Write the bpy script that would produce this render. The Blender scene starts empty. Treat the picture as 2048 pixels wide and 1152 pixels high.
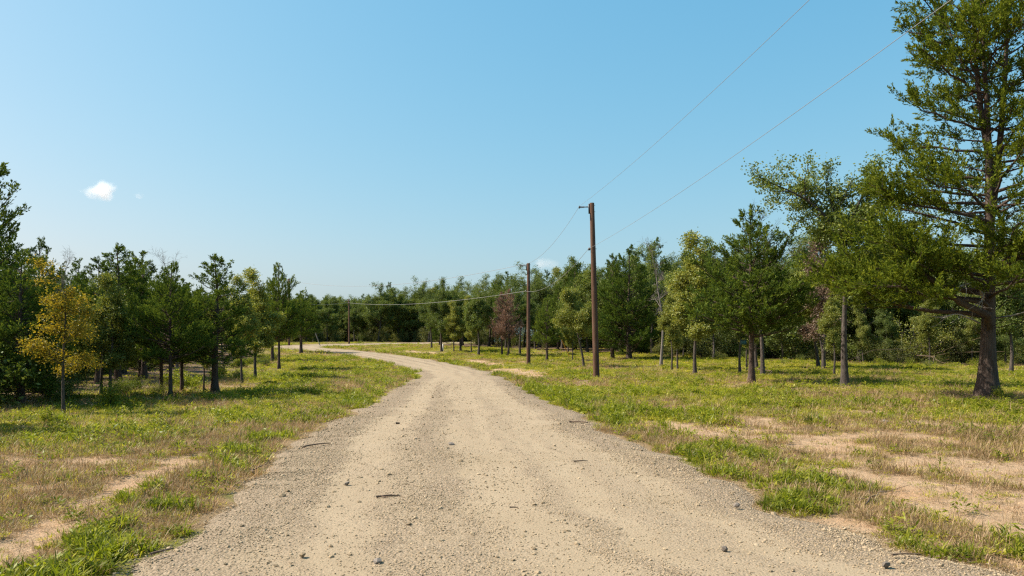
import bpy, math
import numpy as np
from mathutils import Vector

# ------------------------------------------------------------------ scene, camera, light
S = bpy.context.scene
C = S.collection
F, CX, HY, EYE = 1500.0, 1024.0, 691.0, 1.7      # focal length (px of a 2048 wide frame), principal column, horizon row, eye height

cam = bpy.data.cameras.new("camera")
cam.sensor_width = 36.0
cam.lens = F / 2048 * 36.0
cam.shift_y = (HY - 576) / 2048
cam.clip_end = 9000
cam_ob = bpy.data.objects.new("camera", cam)
cam_ob.location = (0, 0, EYE)
cam_ob.rotation_euler = (math.radians(90), 0, 0)
C.objects.link(cam_ob)
S.camera = cam_ob

SUN_EL = math.radians(47)
SUN_AZ = math.radians(-85)                        # clockwise from +Y: ahead and to the left
sun_dir = Vector((math.sin(SUN_AZ) * math.cos(SUN_EL), math.cos(SUN_AZ) * math.cos(SUN_EL), math.sin(SUN_EL)))

W = bpy.data.worlds.new("World")
S.world = W
W.use_nodes = True
wn = W.node_tree
bg = wn.nodes["Background"]
sky = wn.nodes.new("ShaderNodeTexSky")
sky.sky_type = 'NISHITA'
sky.sun_disc = False
sky.sun_elevation = SUN_EL
sky.sun_rotation = SUN_AZ
sky.altitude = 100
sky.air_density = 1.5
sky.dust_density = 2.0
sky.ozone_density = 3.0
# the whole sky goes through one soft film response per channel (paler zenith, calmer horizon)
EXPO = 0.95
SKY_STR = 0.125
sp = wn.nodes.new("ShaderNodeSeparateColor"); cb = wn.nodes.new("ShaderNodeCombineColor")
wn.links.new(sky.outputs[0], sp.inputs[0])
for ch, (gam, amp) in enumerate(((1.22, 1.24), (0.64, 1.00), (0.45, 1.03))):
    pw = wn.nodes.new("ShaderNodeMath"); pw.operation = 'POWER'; pw.inputs[1].default_value = gam
    ml = wn.nodes.new("ShaderNodeMath"); ml.operation = 'MULTIPLY'
    ml.inputs[1].default_value = amp * SKY_STR ** gam / (SKY_STR * 2 ** EXPO)
    wn.links.new(sp.outputs[ch], pw.inputs[0]); wn.links.new(pw.outputs[0], ml.inputs[0]); wn.links.new(ml.outputs[0], cb.inputs[ch])
wn.links.new(cb.outputs[0], bg.inputs[0])
bg.inputs[1].default_value = SKY_STR

sl = bpy.data.lights.new("sun", 'SUN')
sl.energy = 5.0
sl.angle = math.radians(0.53)
sl.color = (1.0, 0.93, 0.82)
so = bpy.data.objects.new("sun", sl)
so.rotation_euler = (-sun_dir).to_track_quat('-Z', 'Y').to_euler()
so.location = (-40, 30, 60)
C.objects.link(so)

S.view_settings.view_transform = 'Standard'
S.view_settings.look = 'None'
S.view_settings.exposure = EXPO
S.view_settings.gamma = 1.0
S.view_settings.use_curve_mapping = False
S.render.engine = 'CYCLES'
S.cycles.max_bounces = 12
S.cycles.diffuse_bounces = 3
S.cycles.glossy_bounces = 2
S.cycles.transmission_bounces = 4
S.cycles.transparent_max_bounces = 4
S.cycles.volume_bounces = 12
S.cycles.use_denoising = False
S.cycles.sample_clamp_indirect = 6.0
S.cycles.filter_width = 1.3

# ------------------------------------------------------------------ numeric helpers
def hash2(ix, iy, seed):
    h = (ix.astype(np.int64) * 374761393 + iy.astype(np.int64) * 668265263 + seed * 982451653) & 0xFFFFFFFF
    h = ((h ^ (h >> 13)) * 1274126177) & 0xFFFFFFFF
    h = (h ^ (h >> 16)) & 0xFFFFFF
    return h / float(0xFFFFFF)

def vnoise(x, y, seed=0):
    x = np.asarray(x, float); y = np.asarray(y, float)
    ix = np.floor(x); iy = np.floor(y)
    fx = x - ix; fy = y - iy
    fx = fx * fx * (3 - 2 * fx); fy = fy * fy * (3 - 2 * fy)
    a = hash2(ix, iy, seed); b = hash2(ix + 1, iy, seed)
    c = hash2(ix, iy + 1, seed); d = hash2(ix + 1, iy + 1, seed)
    return (a * (1 - fx) + b * fx) * (1 - fy) + (c * (1 - fx) + d * fx) * fy

def fbm(x, y, seed=0, octv=4):
    x = np.asarray(x, float); y = np.asarray(y, float)
    s = 0; a = 0.5; t = 0
    for i in range(octv):
        s = s + a * vnoise(x * 2 ** i + 17.3 * i, y * 2 ** i - 9.1 * i, seed + i); t += a; a *= 0.5
    return s / t

def sstep(a, b, v):
    t = np.clip((np.asarray(v, float) - a) / (b - a), 0, 1)
    return t * t * (3 - 2 * t)

def tbase(x, y):
    """large terrain: flat near the viewer, rising gently to the bend of the road"""
    x = np.asarray(x, float); y = np.asarray(y, float)
    return 2.3 * sstep(40, 130, y) + 0 * x

def G(px, py):
    """ground point seen at photo pixel (px, py)"""
    dx, dz = (px - CX) / F, (HY - py) / F
    y = np.linspace(3, 140, 5000)
    gap = EYE + y * dz - tbase(y * dx, y)
    k = np.argmax(gap <= 0) if (gap <= 0).any() else len(y) - 1
    return float(y[k] * dx), float(y[k])

def GD(px, d):
    return (px - CX) / F * d, d

# ------------------------------------------------------------------ the road's two edges (ground metres)
Lpx = [(200, 1152), (330, 1078), (455, 1006), (555, 905), (655, 850), (712, 815), (768, 787), (822, 760), (826, 744)]
Rpx = [(2030, 1152), (1745, 1070), (1545, 1000), (1300, 895), (1200, 850), (1130, 815), (1060, 782), (1010, 757), (972, 743)]
Ledge = [(-2.6, -25), (-2.7, -6)] + [G(*p) for p in Lpx]
Redge = [(4.6, -25), (4.2, -6)] + [G(*p) for p in Rpx]
Ledge += [(-8.7, 56), (-12.4, 66), (-17.0, 75.5), (-22.5, 84), (-29.5, 92), (-31.0, 98.5), (-27.5, 104.0), (-20, 110.0), (-9, 117.5), (4, 124), (30, 134)]
Redge += [(-3.9, 57), (-7.3, 66), (-11.7, 75), (-17.2, 84), (-22.6, 91.2), (-23.8, 94.8), (-22, 98), (-15.5, 103.5), (-6, 110.5), (6, 117), (33, 127)]

def spline(P, n, T=None):
    """smooth curve through the points, parametrised by chord length (or by T)"""
    P = np.array(P, float)
    if T is None: T = np.concatenate([[0], np.cumsum(np.linalg.norm(np.diff(P, axis=0), axis=1) + 1e-6)])
    h = np.diff(T)[:, None]; dl = np.diff(P, axis=0) / h
    m = np.vstack([dl[:1], (dl[:-1] * h[1:] + dl[1:] * h[:-1]) / (h[1:] + h[:-1]), dl[-1:]])
    t = np.linspace(0, T[-1] * 0.99999, n)
    i = np.clip(np.searchsorted(T, t, side='right') - 1, 0, len(P) - 2)
    hh = h[i]; f = ((t - T[i]) / h[i, 0])[:, None]
    return (2 * f ** 3 - 3 * f ** 2 + 1) * P[i] + (f ** 3 - 2 * f ** 2 + f) * hh * m[i] + (-2 * f ** 3 + 3 * f ** 2) * P[i + 1] + (f ** 3 - f ** 2) * hh * m[i + 1]

NR = 900
_c = (np.array(Ledge) + np.array(Redge)) / 2
_T = np.concatenate([[0], np.cumsum(np.linalg.norm(np.diff(_c, axis=0), axis=1))])
RL, RR = spline(Ledge, NR, _T), spline(Redge, NR, _T)
# ragged verges
rl_t = np.arange(NR)
RCc = (RL + RR) / 2
RHW = np.linalg.norm(RR - RL, axis=1) / 2
acr = (RR - RL) / (2 * RHW[:, None])
RLEN = np.concatenate([[0], np.cumsum(np.linalg.norm(np.diff(RCc, axis=0), axis=1))])
jl = (fbm(RLEN * 0.7, RLEN * 0, 5) - 0.5) * 1.0 + (fbm(RLEN * 2.7, RLEN * 0, 6) - 0.5) * 0.35
jr = (fbm(RLEN * 0.7, RLEN * 0 + 40, 7) - 0.5) * 1.0 + (fbm(RLEN * 2.7, RLEN * 0 + 9, 8) - 0.5) * 0.35
RL = RL + acr * jl[:, None]
RR = RR + acr * jr[:, None]
RCc = (RL + RR) / 2
RHW = np.linalg.norm(RR - RL, axis=1) / 2

_tl = np.gradient(RL, axis=0); _tr = np.gradient(RR, axis=0)
_EP = np.concatenate([RL[::2], RR[::2]]).astype(np.float32)
_ET = np.concatenate([_tl[::2], _tr[::2]])
_NL = len(RL[::2])
def road_edge(x, y):
    """distance outside the road edge (negative inside) and side (-1 left, 1 right)"""
    x = np.asarray(x, float).ravel(); y = np.asarray(y, float).ravel()
    out = np.full(len(x), 60.0); side = np.sign(x) + (x == 0)
    near = np.where((y > -26) & (y < 145) & (np.abs(x) < 75))[0]
    for a in range(0, len(near), 20000):
        q = near[a:a + 20000]
        dx = x[q, None].astype(np.float32) - _EP[None, :, 0]; dy = y[q, None].astype(np.float32) - _EP[None, :, 1]
        d2 = dx * dx + dy * dy
        k = d2.argmin(1); r = np.arange(len(k))
        cr = _ET[k, 0] * dy[r, k] - _ET[k, 1] * dx[r, k]          # > 0: left of the direction of travel
        sd = np.where(k < _NL, -1.0, 1.0)
        out[q] = np.sqrt(d2[r, k]) * np.where(cr * -sd > 0, 1.0, -1.0)
        side[q] = sd
    return out, side

def seg_dist(x, y, pts):
    d = np.full(np.shape(x), 1e9)
    for (ax, ay), (bx, by) in zip(pts[:-1], pts[1:]):
        vx, vy = bx - ax, by - ay
        t = np.clip(((x - ax) * vx + (y - ay) * vy) / (vx * vx + vy * vy + 1e-9), 0, 1)
        d = np.minimum(d, np.hypot(x - ax - t * vx, y - ay - t * vy))
    return d

# bare-soil streaks and spots seen in the photograph: (pixel polyline, half width in metres)
SAND = [
    ([(-140, 1160), (0, 1098), (150, 1022), (230, 985), (330, 940), (385, 925)], 0.20),
    ([(-60, 1150), (60, 1092), (170, 1045)], 0.14),
    ([(1005, 740), (1045, 746), (1090, 756)], 1.1),
    ([(1330, 845), (1390, 862), (1420, 868)], 0.5),
    ([(1640, 882), (1700, 872), (1740, 868)], 0.32), ([(1830, 846), (1880, 850)], 0.35), ([(1955, 850), (1990, 855)], 0.30),
    ([(1600, 900), (1690, 895)], 0.25),
    ([(1640, 942), (1740, 950), (1800, 965)], 0.38), ([(1830, 985), (1900, 975)], 0.35), ([(1980, 925), (2100, 935)], 0.4),
    ([(1660, 1040), (1760, 1062), (1860, 1088), (1960, 1112), (2120, 1150)], 0.17),
    ([(1880, 1018), (2000, 1030), (2100, 1040)], 0.3), ([(1990, 1060), (2090, 1075)], 0.22),
    ([(1425, 770), (1470, 768)], 0.8),
    ([(1150, 771), (1192, 760)], 0.22),
    ([(440, 773), (560, 770)], 0.7), ([(690, 775), (745, 771)], 0.45), ([(800, 762), (815, 756)], 0.4),
    ([(820, 703), (870, 706)], 1.2), ([(950, 722), (985, 729)], 0.9),
    ([(150, 918), (230, 926)], 0.20), ([(320, 930), (400, 910)], 0.16),
]
SANDG = [([G(*q) for q in P], w) for P, w in SAND]

TRUNKS = [G(*p) for p in [(1503, 765), (1390, 748), (1343, 742), (1355, 738), (1322, 731), (1258, 718), (1225, 716), (1168, 733), (1094, 721), (1145, 720), (1004, 712), (1017, 713), (1637, 735), (1668, 750), (1480, 748), (1494, 742), (1513, 736), (2022, 745), (883, 703), (957, 711), (908, 705), (921, 703), (943, 707), (863, 696), (1040, 709), (42, 812), (127, 828), (221, 800), (203, 795), (341, 797), (322, 790), (364, 786), (430, 787), (407, 782), (511, 757), (484, 766), (558, 740), (602, 706), (545, 723), (1975, 797), (1690, 772), (1193, 757), (1057, 729)]]

def left_edge(y):      # x of the left wood's edge
    return np.interp(y, [-30, 12, 20, 24, 30, 40, 52, 70, 90, 130], [-13.5, -12.8, -12.6, -12.2, -13.2, -15.5, -18.5, -22, -31, -46])

def right_edge(x):     # y of the right wood's edge
    return np.interp(x, [-60, -34, -26, -15, -6, 3, 12, 20, 30, 45, 80], [122, 121, 125, 112, 93, 84, 76, 66, 58, 54, 52])

def masks(x, y):
    x = np.asarray(x, float); y = np.asarray(y, float)
    e, side = road_edge(x, y); e = e.reshape(x.shape); side = side.reshape(x.shape)
    n1 = fbm(x / 3.6, y / 3.6, 21); n2 = fbm(x / 1.1, y / 1.1, 31); n3 = fbm(x / 0.35, y / 0.35, 41, 3); n0 = fbm(x / 11, y / 11, 51)
    right = side > 0
    sand = np.zeros(x.shape)
    for P, w in SANDG:
        d = seg_dist(x, y, P)
        sand = np.maximum(sand, 1 - sstep(w * 0.55, w * 1.5, d + (n2 - 0.5) * w * 2.4 + (n3 - 0.5) * w * 2.0))
    sparse = np.where(right, np.exp(-((e - 3.6) / 2.6) ** 2) * (1 - sstep(13, 24, y)),
                      np.exp(-((e - 2.2) / 1.8) ** 2) * (1 - sstep(11, 20, y)) * 0.45)
    sand = np.maximum(sand, sstep(0.56, 0.70, n1 * 0.25 + n2 * 0.45 + n3 * 0.30 + sparse * 0.16) * sstep(0.1, 0.6, sparse) * 0.95)
    sand = np.maximum(sand, 0.8 * sstep(0.66, 0.72, n2 * 0.7 + n0 * 0.3) * sstep(0.6, 2, e))
    dry = sstep(0.44, 0.60, n1 * 0.40 + n2 * 0.35 + n3 * 0.25 + 0.19 * sparse + 0.10 * np.exp(-((e - 0.7) / 0.8) ** 2) - 0.055 * sstep(12, 30, y) - 0.015 + 0.28 * (n0 - 0.5))
    green_edge = np.exp(-((e - 0.60) / 0.62) ** 2) * sstep(0.49, 0.58, fbm(x / 0.55 + 9, y / 0.55, 61) * 0.7 + fbm(x / 2.5 + 9, y / 2.5, 62) * 0.3 + 0.05 * right * (1 - sstep(12, 18, y))) 
    litter = np.maximum(sstep(-1.5, 2.5, left_edge(y) - x + (n1 - 0.5) * 5) * (y > -100) * (x < -5),
                        sstep(-2.0, 3.5, y - right_edge(x) + (n1 - 0.5) * 7) * (x > -34))
    for tx, ty in TRUNKS:                               # needles and dead leaves round each trunk
        d2 = (x - tx) ** 2 + (y - ty) ** 2
        litter = np.maximum(litter, 0.95 * np.exp(-d2 / (0.55 + 0.9 * n2) ** 2))
    litter = np.where((e < 0.5), 0, litter)
    grass = np.clip(1.0 - 0.55 * dry - 0.98 * sand, 0, 1) * (1 - 0.55 * litter)
    grass = np.clip(grass + green_edge * 0.5 * (1 - sand * 0.6), 0, 1)
    return e, side, grass, np.clip(dry - green_edge * 0.5, 0, 1), sand, litter, green_edge

def theight(x, y, e=None):
    x = np.asarray(x, float); y = np.asarray(y, float)
    if e is None:
        e, _ = road_edge(x, y); e = e.reshape(x.shape)
    r = sstep(-0.1, 1.6, e)
    b = (fbm(x / 5, y / 5, 71, 3) - 0.5) * 0.22 + (fbm(x / 0.8, y / 0.8, 81, 3) - 0.5) * 0.07
    far = 1 - sstep(140, 300, np.hypot(x, y))
    return tbase(x, y) + b * r * far - 0.10 * sstep(0.25, 0.7, -e)

def zat(x, y):
    return float(theight(np.array([x]), np.array([y]))[0])

# ------------------------------------------------------------------ materials
def new_mat(name):
    m = bpy.data.materials.new(name); m.use_nodes = True
    nt = m.node_tree; nt.nodes.clear()
    out = nt.nodes.new("ShaderNodeOutputMaterial")
    return m, nt, out

def N(nt, t, **kw):
    n = nt.nodes.new(t)
    for k, v in kw.items(): setattr(n, k, v)
    return n

def ramp(nt, stops, fac=None, interp='LINEAR'):
    r = N(nt, "ShaderNodeValToRGB"); cr = r.color_ramp; cr.interpolation = interp
    while len(cr.elements) < len(stops): cr.elements.new(0.5)
    for el, (p, c) in zip(cr.elements, stops):
        el.position = p; el.color = (*c, 1)
    if fac is not None: nt.links.new(fac, r.inputs[0])
    return r.outputs[0]

def mixc(nt, a, b, fac, blend='MIX'):
    m = N(nt, "ShaderNodeMix", data_type='RGBA', blend_type=blend)
    for sock, v in ((m.inputs[0], fac), (m.inputs[6], a), (m.inputs[7], b)):
        if isinstance(v, bpy.types.NodeSocket): nt.links.new(v, sock)
        elif isinstance(v, (int, float)): sock.default_value = v
        else: sock.default_value = (*v, 1)
    return m.outputs[2]

def math_n(nt, op, a, b=0.0, clamp=False):
    m = N(nt, "ShaderNodeMath", operation=op); m.use_clamp = clamp
    for sock, v in ((m.inputs[0], a), (m.inputs[1], b)):
        if isinstance(v, bpy.types.NodeSocket): nt.links.new(v, sock)
        else: sock.default_value = v
    return m.outputs[0]

def noise(nt, co, scale, detail=3, rough=0.55, dist=0.0):
    n = N(nt, "ShaderNodeTexNoise"); n.inputs["Scale"].default_value = scale
    n.inputs["Detail"].default_value = detail; n.inputs["Roughness"].default_value = rough
    n.inputs["Distortion"].default_value = dist
    if co is not None: nt.links.new(co, n.inputs["Vector"])
    return n.outputs[0]

def leaf_mat(name, cols, trans=0.38, tint=(1.25, 1.2, 0.55), gloss=0.015, clump=2.0, objvar=0.25, rough=0.45):
    """cols: dark to light leaf colours; every leaf takes its own"""
    m, nt, out = new_mat(name)
    geo = N(nt, "ShaderNodeNewGeometry"); oi = N(nt, "ShaderNodeObjectInfo"); tc = N(nt, "ShaderNodeTexCoord")
    nz = noise(nt, tc.outputs["Object"], clump, 2)
    f = math_n(nt, 'ADD', math_n(nt, 'MULTIPLY', geo.outputs["Random Per Island"], 0.6), math_n(nt, 'MULTIPLY', math_n(nt, 'SUBTRACT', nz, 0.32), 1.1), clamp=True)
    ta = N(nt, "ShaderNodeAttribute", attribute_name="tip")
    f = math_n(nt, 'ADD', f, math_n(nt, 'MULTIPLY', ta.outputs["Fac"], 0.45), clamp=True)
    st = [(i / (len(cols) - 1), c) for i, c in enumerate(cols)]
    col = ramp(nt, st, f)
    hs = N(nt, "ShaderNodeHueSaturation")
    nt.links.new(col, hs.inputs["Color"])
    nt.links.new(math_n(nt, 'ADD', math_n(nt, 'MULTIPLY', oi.outputs["Random"], objvar * 0.06), 0.5 - objvar * 0.03), hs.inputs["Hue"])
    nt.links.new(math_n(nt, 'ADD', math_n(nt, 'MULTIPLY', oi.outputs["Random"], -objvar * 1.6), 1 + objvar * 0.8), hs.inputs["Value"])
    col = hs.outputs[0]
    d = N(nt, "ShaderNodeBsdfDiffuse"); t = N(nt, "ShaderNodeBsdfTranslucent"); g = N(nt, "ShaderNodeBsdfGlossy")
    g.inputs["Roughness"].default_value = rough; g.inputs["Color"].default_value = (0.9, 0.95, 0.85, 1)
    nt.links.new(col, d.inputs[0])
    nt.links.new(mixc(nt, col, tint, 1.0, 'MULTIPLY'), t.inputs[0])
    m1 = N(nt, "ShaderNodeMixShader"); m1.inputs[0].default_value = trans
    nt.links.new(d.outputs[0], m1.inputs[1]); nt.links.new(t.outputs[0], m1.inputs[2])
    m2 = N(nt, "ShaderNodeMixShader"); m2.inputs[0].default_value = gloss
    nt.links.new(m1.outputs[0], m2.inputs[1]); nt.links.new(g.outputs[0], m2.inputs[2])
    nt.links.new(m2.outputs[0], out.inputs[0])
    return m

def bark_mat(name, c1, c2, c3, stretch=(9, 9, 1.2), bump=0.6):
    m, nt, out = new_mat(name)
    tc = N(nt, "ShaderNodeTexCoord"); mp = N(nt, "ShaderNodeMapping")
    mp.inputs["Scale"].default_value = stretch
    nt.links.new(tc.outputs["Object"], mp.inputs[0])
    n1 = noise(nt, mp.outputs[0], 2.2, 6, 0.65, 0.6)
    n2 = noise(nt, tc.outputs["Object"], 1.3, 3)
    col = ramp(nt, [(0.25, c1), (0.5, c2), (0.75, c3)], n1)
    col = mixc(nt, col, c3, math_n(nt, 'MULTIPLY', math_n(nt, 'SUBTRACT', n2, 0.45), 1.2, True))
    p = N(nt, "ShaderNodeBsdfPrincipled"); p.inputs["Roughness"].default_value = 0.9
    p.inputs["Specular IOR Level"].default_value = 0.15
    nt.links.new(col, p.inputs["Base Color"])
    b = N(nt, "ShaderNodeBump"); b.inputs["Strength"].default_value = bump; b.inputs["Distance"].default_value = 0.04
    nt.links.new(n1, b.inputs["Height"]); nt.links.new(b.outputs[0], p.inputs["Normal"])
    nt.links.new(p.outputs[0], out.inputs[0])
    return m

def simple_mat(name, col, rough=0.7, metal=0.0, var=0.25, scale=20):
    m, nt, out = new_mat(name)
    tc = N(nt, "ShaderNodeTexCoord")
    n = noise(nt, tc.outputs["Object"], scale, 4)
    c = mixc(nt, tuple(v * (1 - var) for v in col), tuple(min(1, v * (1 + var)) for v in col), n)
    p = N(nt, "ShaderNodeBsdfPrincipled"); p.inputs["Roughness"].default_value = rough; p.inputs["Metallic"].default_value = metal
    nt.links.new(c, p.inputs["Base Color"]); nt.links.new(p.outputs[0], out.inputs[0])
    return m

M = {}
M['cedar'] = leaf_mat("cedar_foliage", [(0.034, 0.058, 0.013), (0.071, 0.103, 0.016), (0.127, 0.158, 0.020), (0.201, 0.220, 0.027)], trans=0.34, gloss=0.0)
M['cedar_dark'] = leaf_mat("cedar_foliage_dark", [(0.024, 0.048, 0.016), (0.048, 0.083, 0.021), (0.084, 0.124, 0.024), (0.134, 0.173, 0.031)], trans=0.30, gloss=0.0)
M['cedar_mid'] = leaf_mat("cedar_foliage_green", [(0.024, 0.048, 0.014), (0.050, 0.084, 0.019), (0.090, 0.130, 0.024), (0.144, 0.180, 0.031)], trans=0.32, gloss=0.0)
M['oak'] = leaf_mat("oak_leaves", [(0.049, 0.078, 0.017), (0.087, 0.127, 0.027), (0.134, 0.171, 0.037), (0.212, 0.226, 0.055)], trans=0.36, gloss=0.02, rough=0.5)
M['oak_light'] = leaf_mat("oak_leaves_pale", [(0.088, 0.114, 0.023), (0.147, 0.179, 0.035), (0.228, 0.242, 0.053), (0.339, 0.299, 0.071)], trans=0.40, gloss=0.02, rough=0.5)
M['elm_yellow'] = leaf_mat("yellow_autumn_leaves", [(0.098, 0.129, 0.025), (0.218, 0.199, 0.030), (0.393, 0.280, 0.035), (0.491, 0.355, 0.045)], trans=0.5, tint=(1.15, 1.05, 0.5))
M['brown_leaf'] = leaf_mat("brown_dead_leaves", [(0.10, 0.065, 0.045), (0.18, 0.115, 0.08), (0.26, 0.18, 0.13), (0.34, 0.26, 0.2)], trans=0.25, tint=(1.1, 0.95, 0.8))
M['brown_cedar'] = leaf_mat("dead_cedar_foliage", [(0.130, 0.071, 0.053), (0.214, 0.120, 0.086), (0.304, 0.176, 0.126), (0.395, 0.254, 0.195)], trans=0.2, tint=(1.1, 0.95, 0.8))
M['shrub'] = leaf_mat("shrub_leaves", [(0.041, 0.061, 0.018), (0.084, 0.102, 0.027), (0.140, 0.151, 0.040), (0.239, 0.216, 0.063)], trans=0.35, gloss=0.02, rough=0.5)
M['grass'] = leaf_mat("green_grass", [(0.172, 0.177, 0.020), (0.258, 0.259, 0.025), (0.352, 0.325, 0.037), (0.516, 0.429, 0.089)], trans=0.42, tint=(1.2, 1.2, 0.6), clump=3, objvar=0.36)
M['grass_lush'] = leaf_mat("lush_grass", [(0.085, 0.109, 0.011), (0.155, 0.178, 0.016), (0.240, 0.249, 0.023), (0.371, 0.330, 0.041)], trans=0.45, tint=(1.15, 1.25, 0.6), clump=3, objvar=0.36)
M['straw'] = leaf_mat("dry_grass", [(0.171, 0.100, 0.048), (0.257, 0.171, 0.081), (0.351, 0.252, 0.128), (0.456, 0.351, 0.209)], trans=0.3, tint=(1.1, 1, 0.85), clump=3, objvar=0.36)
M['bark_cedar'] = bark_mat("cedar_bark", (0.028, 0.018, 0.013), (0.072, 0.050, 0.038), (0.165, 0.125, 0.10), (14, 14, 1.0), 0.9)
M['bark_oak'] = bark_mat("oak_bark", (0.028, 0.022, 0.017), (0.068, 0.055, 0.045), (0.15, 0.128, 0.108), (8, 8, 2.4), 0.8)
M['bark_pale'] = bark_mat("pale_bark", (0.10, 0.085, 0.07), (0.19, 0.17, 0.145), (0.32, 0.30, 0.27), (8, 8, 2.0), 0.5)
M['deadwood'] = bark_mat("grey_dead_wood", (0.075, 0.065, 0.055), (0.15, 0.13, 0.112), (0.27, 0.24, 0.21), (10, 10, 1.2), 0.4)
M['pale_dead'] = bark_mat("pale_dead_wood", (0.20, 0.17, 0.14), (0.36, 0.31, 0.265), (0.50, 0.45, 0.39), (10, 10, 1.2), 0.4)  # same wood pattern in a paler tone than the grey one
M['pole'] = bark_mat("brown_treated_pole_wood", (0.040, 0.022, 0.015), (0.100, 0.054, 0.034), (0.20, 0.125, 0.085), (22, 22, 0.35), 0.7)
M['steel'] = simple_mat("galvanised_steel", (0.32, 0.33, 0.34), 0.5, 0.8)
M['dark_metal'] = simple_mat("dark_bracket_metal", (0.045, 0.045, 0.045), 0.55, 0.3)
M['porcelain'] = simple_mat("grey_insulator", (0.10, 0.10, 0.11), 0.25)
M['wire'] = simple_mat("aluminium_wire", (0.26, 0.26, 0.26), 0.5, 0.3)
M['cable'] = simple_mat("pale_twisted_cable", (0.22, 0.22, 0.20), 0.55, 0.2)
M['yellow'] = simple_mat("yellow_guy_guard", (0.72, 0.36, 0.03), 0.5)
M['white'] = simple_mat("white_marker", (0.75, 0.74, 0.70), 0.6)
M['teal'] = simple_mat("teal_plastic", (0.02, 0.09, 0.11), 0.5)
M['twig'] = bark_mat("fallen_twig", (0.06, 0.04, 0.03), (0.13, 0.09, 0.06), (0.24, 0.18, 0.13), (20, 20, 20), 0.4)

def ground_mat():
    m, nt, out = new_mat("meadow_soil")
    tc = N(nt, "ShaderNodeTexCoord"); co = tc.outputs["Object"]
    at = N(nt, "ShaderNodeAttribute", attribute_name="mask")
    sep = N(nt, "ShaderNodeSeparateColor"); nt.links.new(at.outputs["Color"], sep.inputs[0])
    f1 = noise(nt, co, 9, 5, 0.65); f2 = noise(nt, co, 45, 4, 0.7); f3 = noise(nt, co, 1.3, 4); f4 = noise(nt, co, 0.35, 3)
    soil = ramp(nt, [(0.3, (0.27, 0.175, 0.10)), (0.55, (0.40, 0.28, 0.17)), (0.8, (0.50, 0.375, 0.25))], math_n(nt, 'ADD', math_n(nt, 'MULTIPLY', f1, 0.5), math_n(nt, 'MULTIPLY', f2, 0.5)))
    soil = mixc(nt, soil, (0.44, 0.26, 0.135), math_n(nt, 'MULTIPLY', math_n(nt, 'SUBTRACT', f4, 0.48), 2.2, True))
    dry = ramp(nt, [(0.28, (0.12, 0.075, 0.038)), (0.5, (0.24, 0.165, 0.085)), (0.72, (0.36, 0.27, 0.155))], f2)
    grn = ramp(nt, [(0.25, (0.075, 0.070, 0.022)), (0.5, (0.165, 0.155, 0.04)), (0.75, (0.26, 0.22, 0.075))], math_n(nt, 'ADD', math_n(nt, 'MULTIPLY', f2, 0.6), math_n(nt, 'MULTIPLY', f3, 0.4)))
    lit = ramp(nt, [(0.3, (0.07, 0.045, 0.03)), (0.55, (0.15, 0.10, 0.062)), (0.8, (0.26, 0.185, 0.12))], f2)
    ragged = math_n(nt, 'MULTIPLY', math_n(nt, 'SUBTRACT', math_n(nt, 'ADD', math_n(nt, 'MULTIPLY', f1, 0.5), math_n(nt, 'MULTIPLY', f2, 0.5)), 0.5), 1.3)
    def thr(ch, gain=2.2, mid=0.5):
        a = math_n(nt, 'ADD', ch, ragged)
        return math_n(nt, 'ADD', math_n(nt, 'MULTIPLY', math_n(nt, 'SUBTRACT', a, mid), gain), 0.5, True)
    c = mixc(nt, grn, dry, thr(sep.outputs[1], 2.0, 0.42))
    c = mixc(nt, c, lit, thr(at.outputs["Alpha"], 1.6))
    c = mixc(nt, c, soil, thr(sep.outputs[2], 2.6, 0.45))
    p = N(nt, "ShaderNodeBsdfPrincipled"); p.inputs["Roughness"].default_value = 0.95; p.inputs["Specular IOR Level"].default_value = 0.1
    nt.links.new(c, p.inputs["Base Color"])
    b = N(nt, "ShaderNodeBump"); b.inputs["Strength"].default_value = 0.9; b.inputs["Distance"].default_value = 0.05
    nt.links.new(math_n(nt, 'ADD', f1, math_n(nt, 'MULTIPLY', f2, 0.6)), b.inputs["Height"])
    nt.links.new(b.outputs[0], p.inputs["Normal"]); nt.links.new(p.outputs[0], out.inputs[0])
    return m

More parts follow.
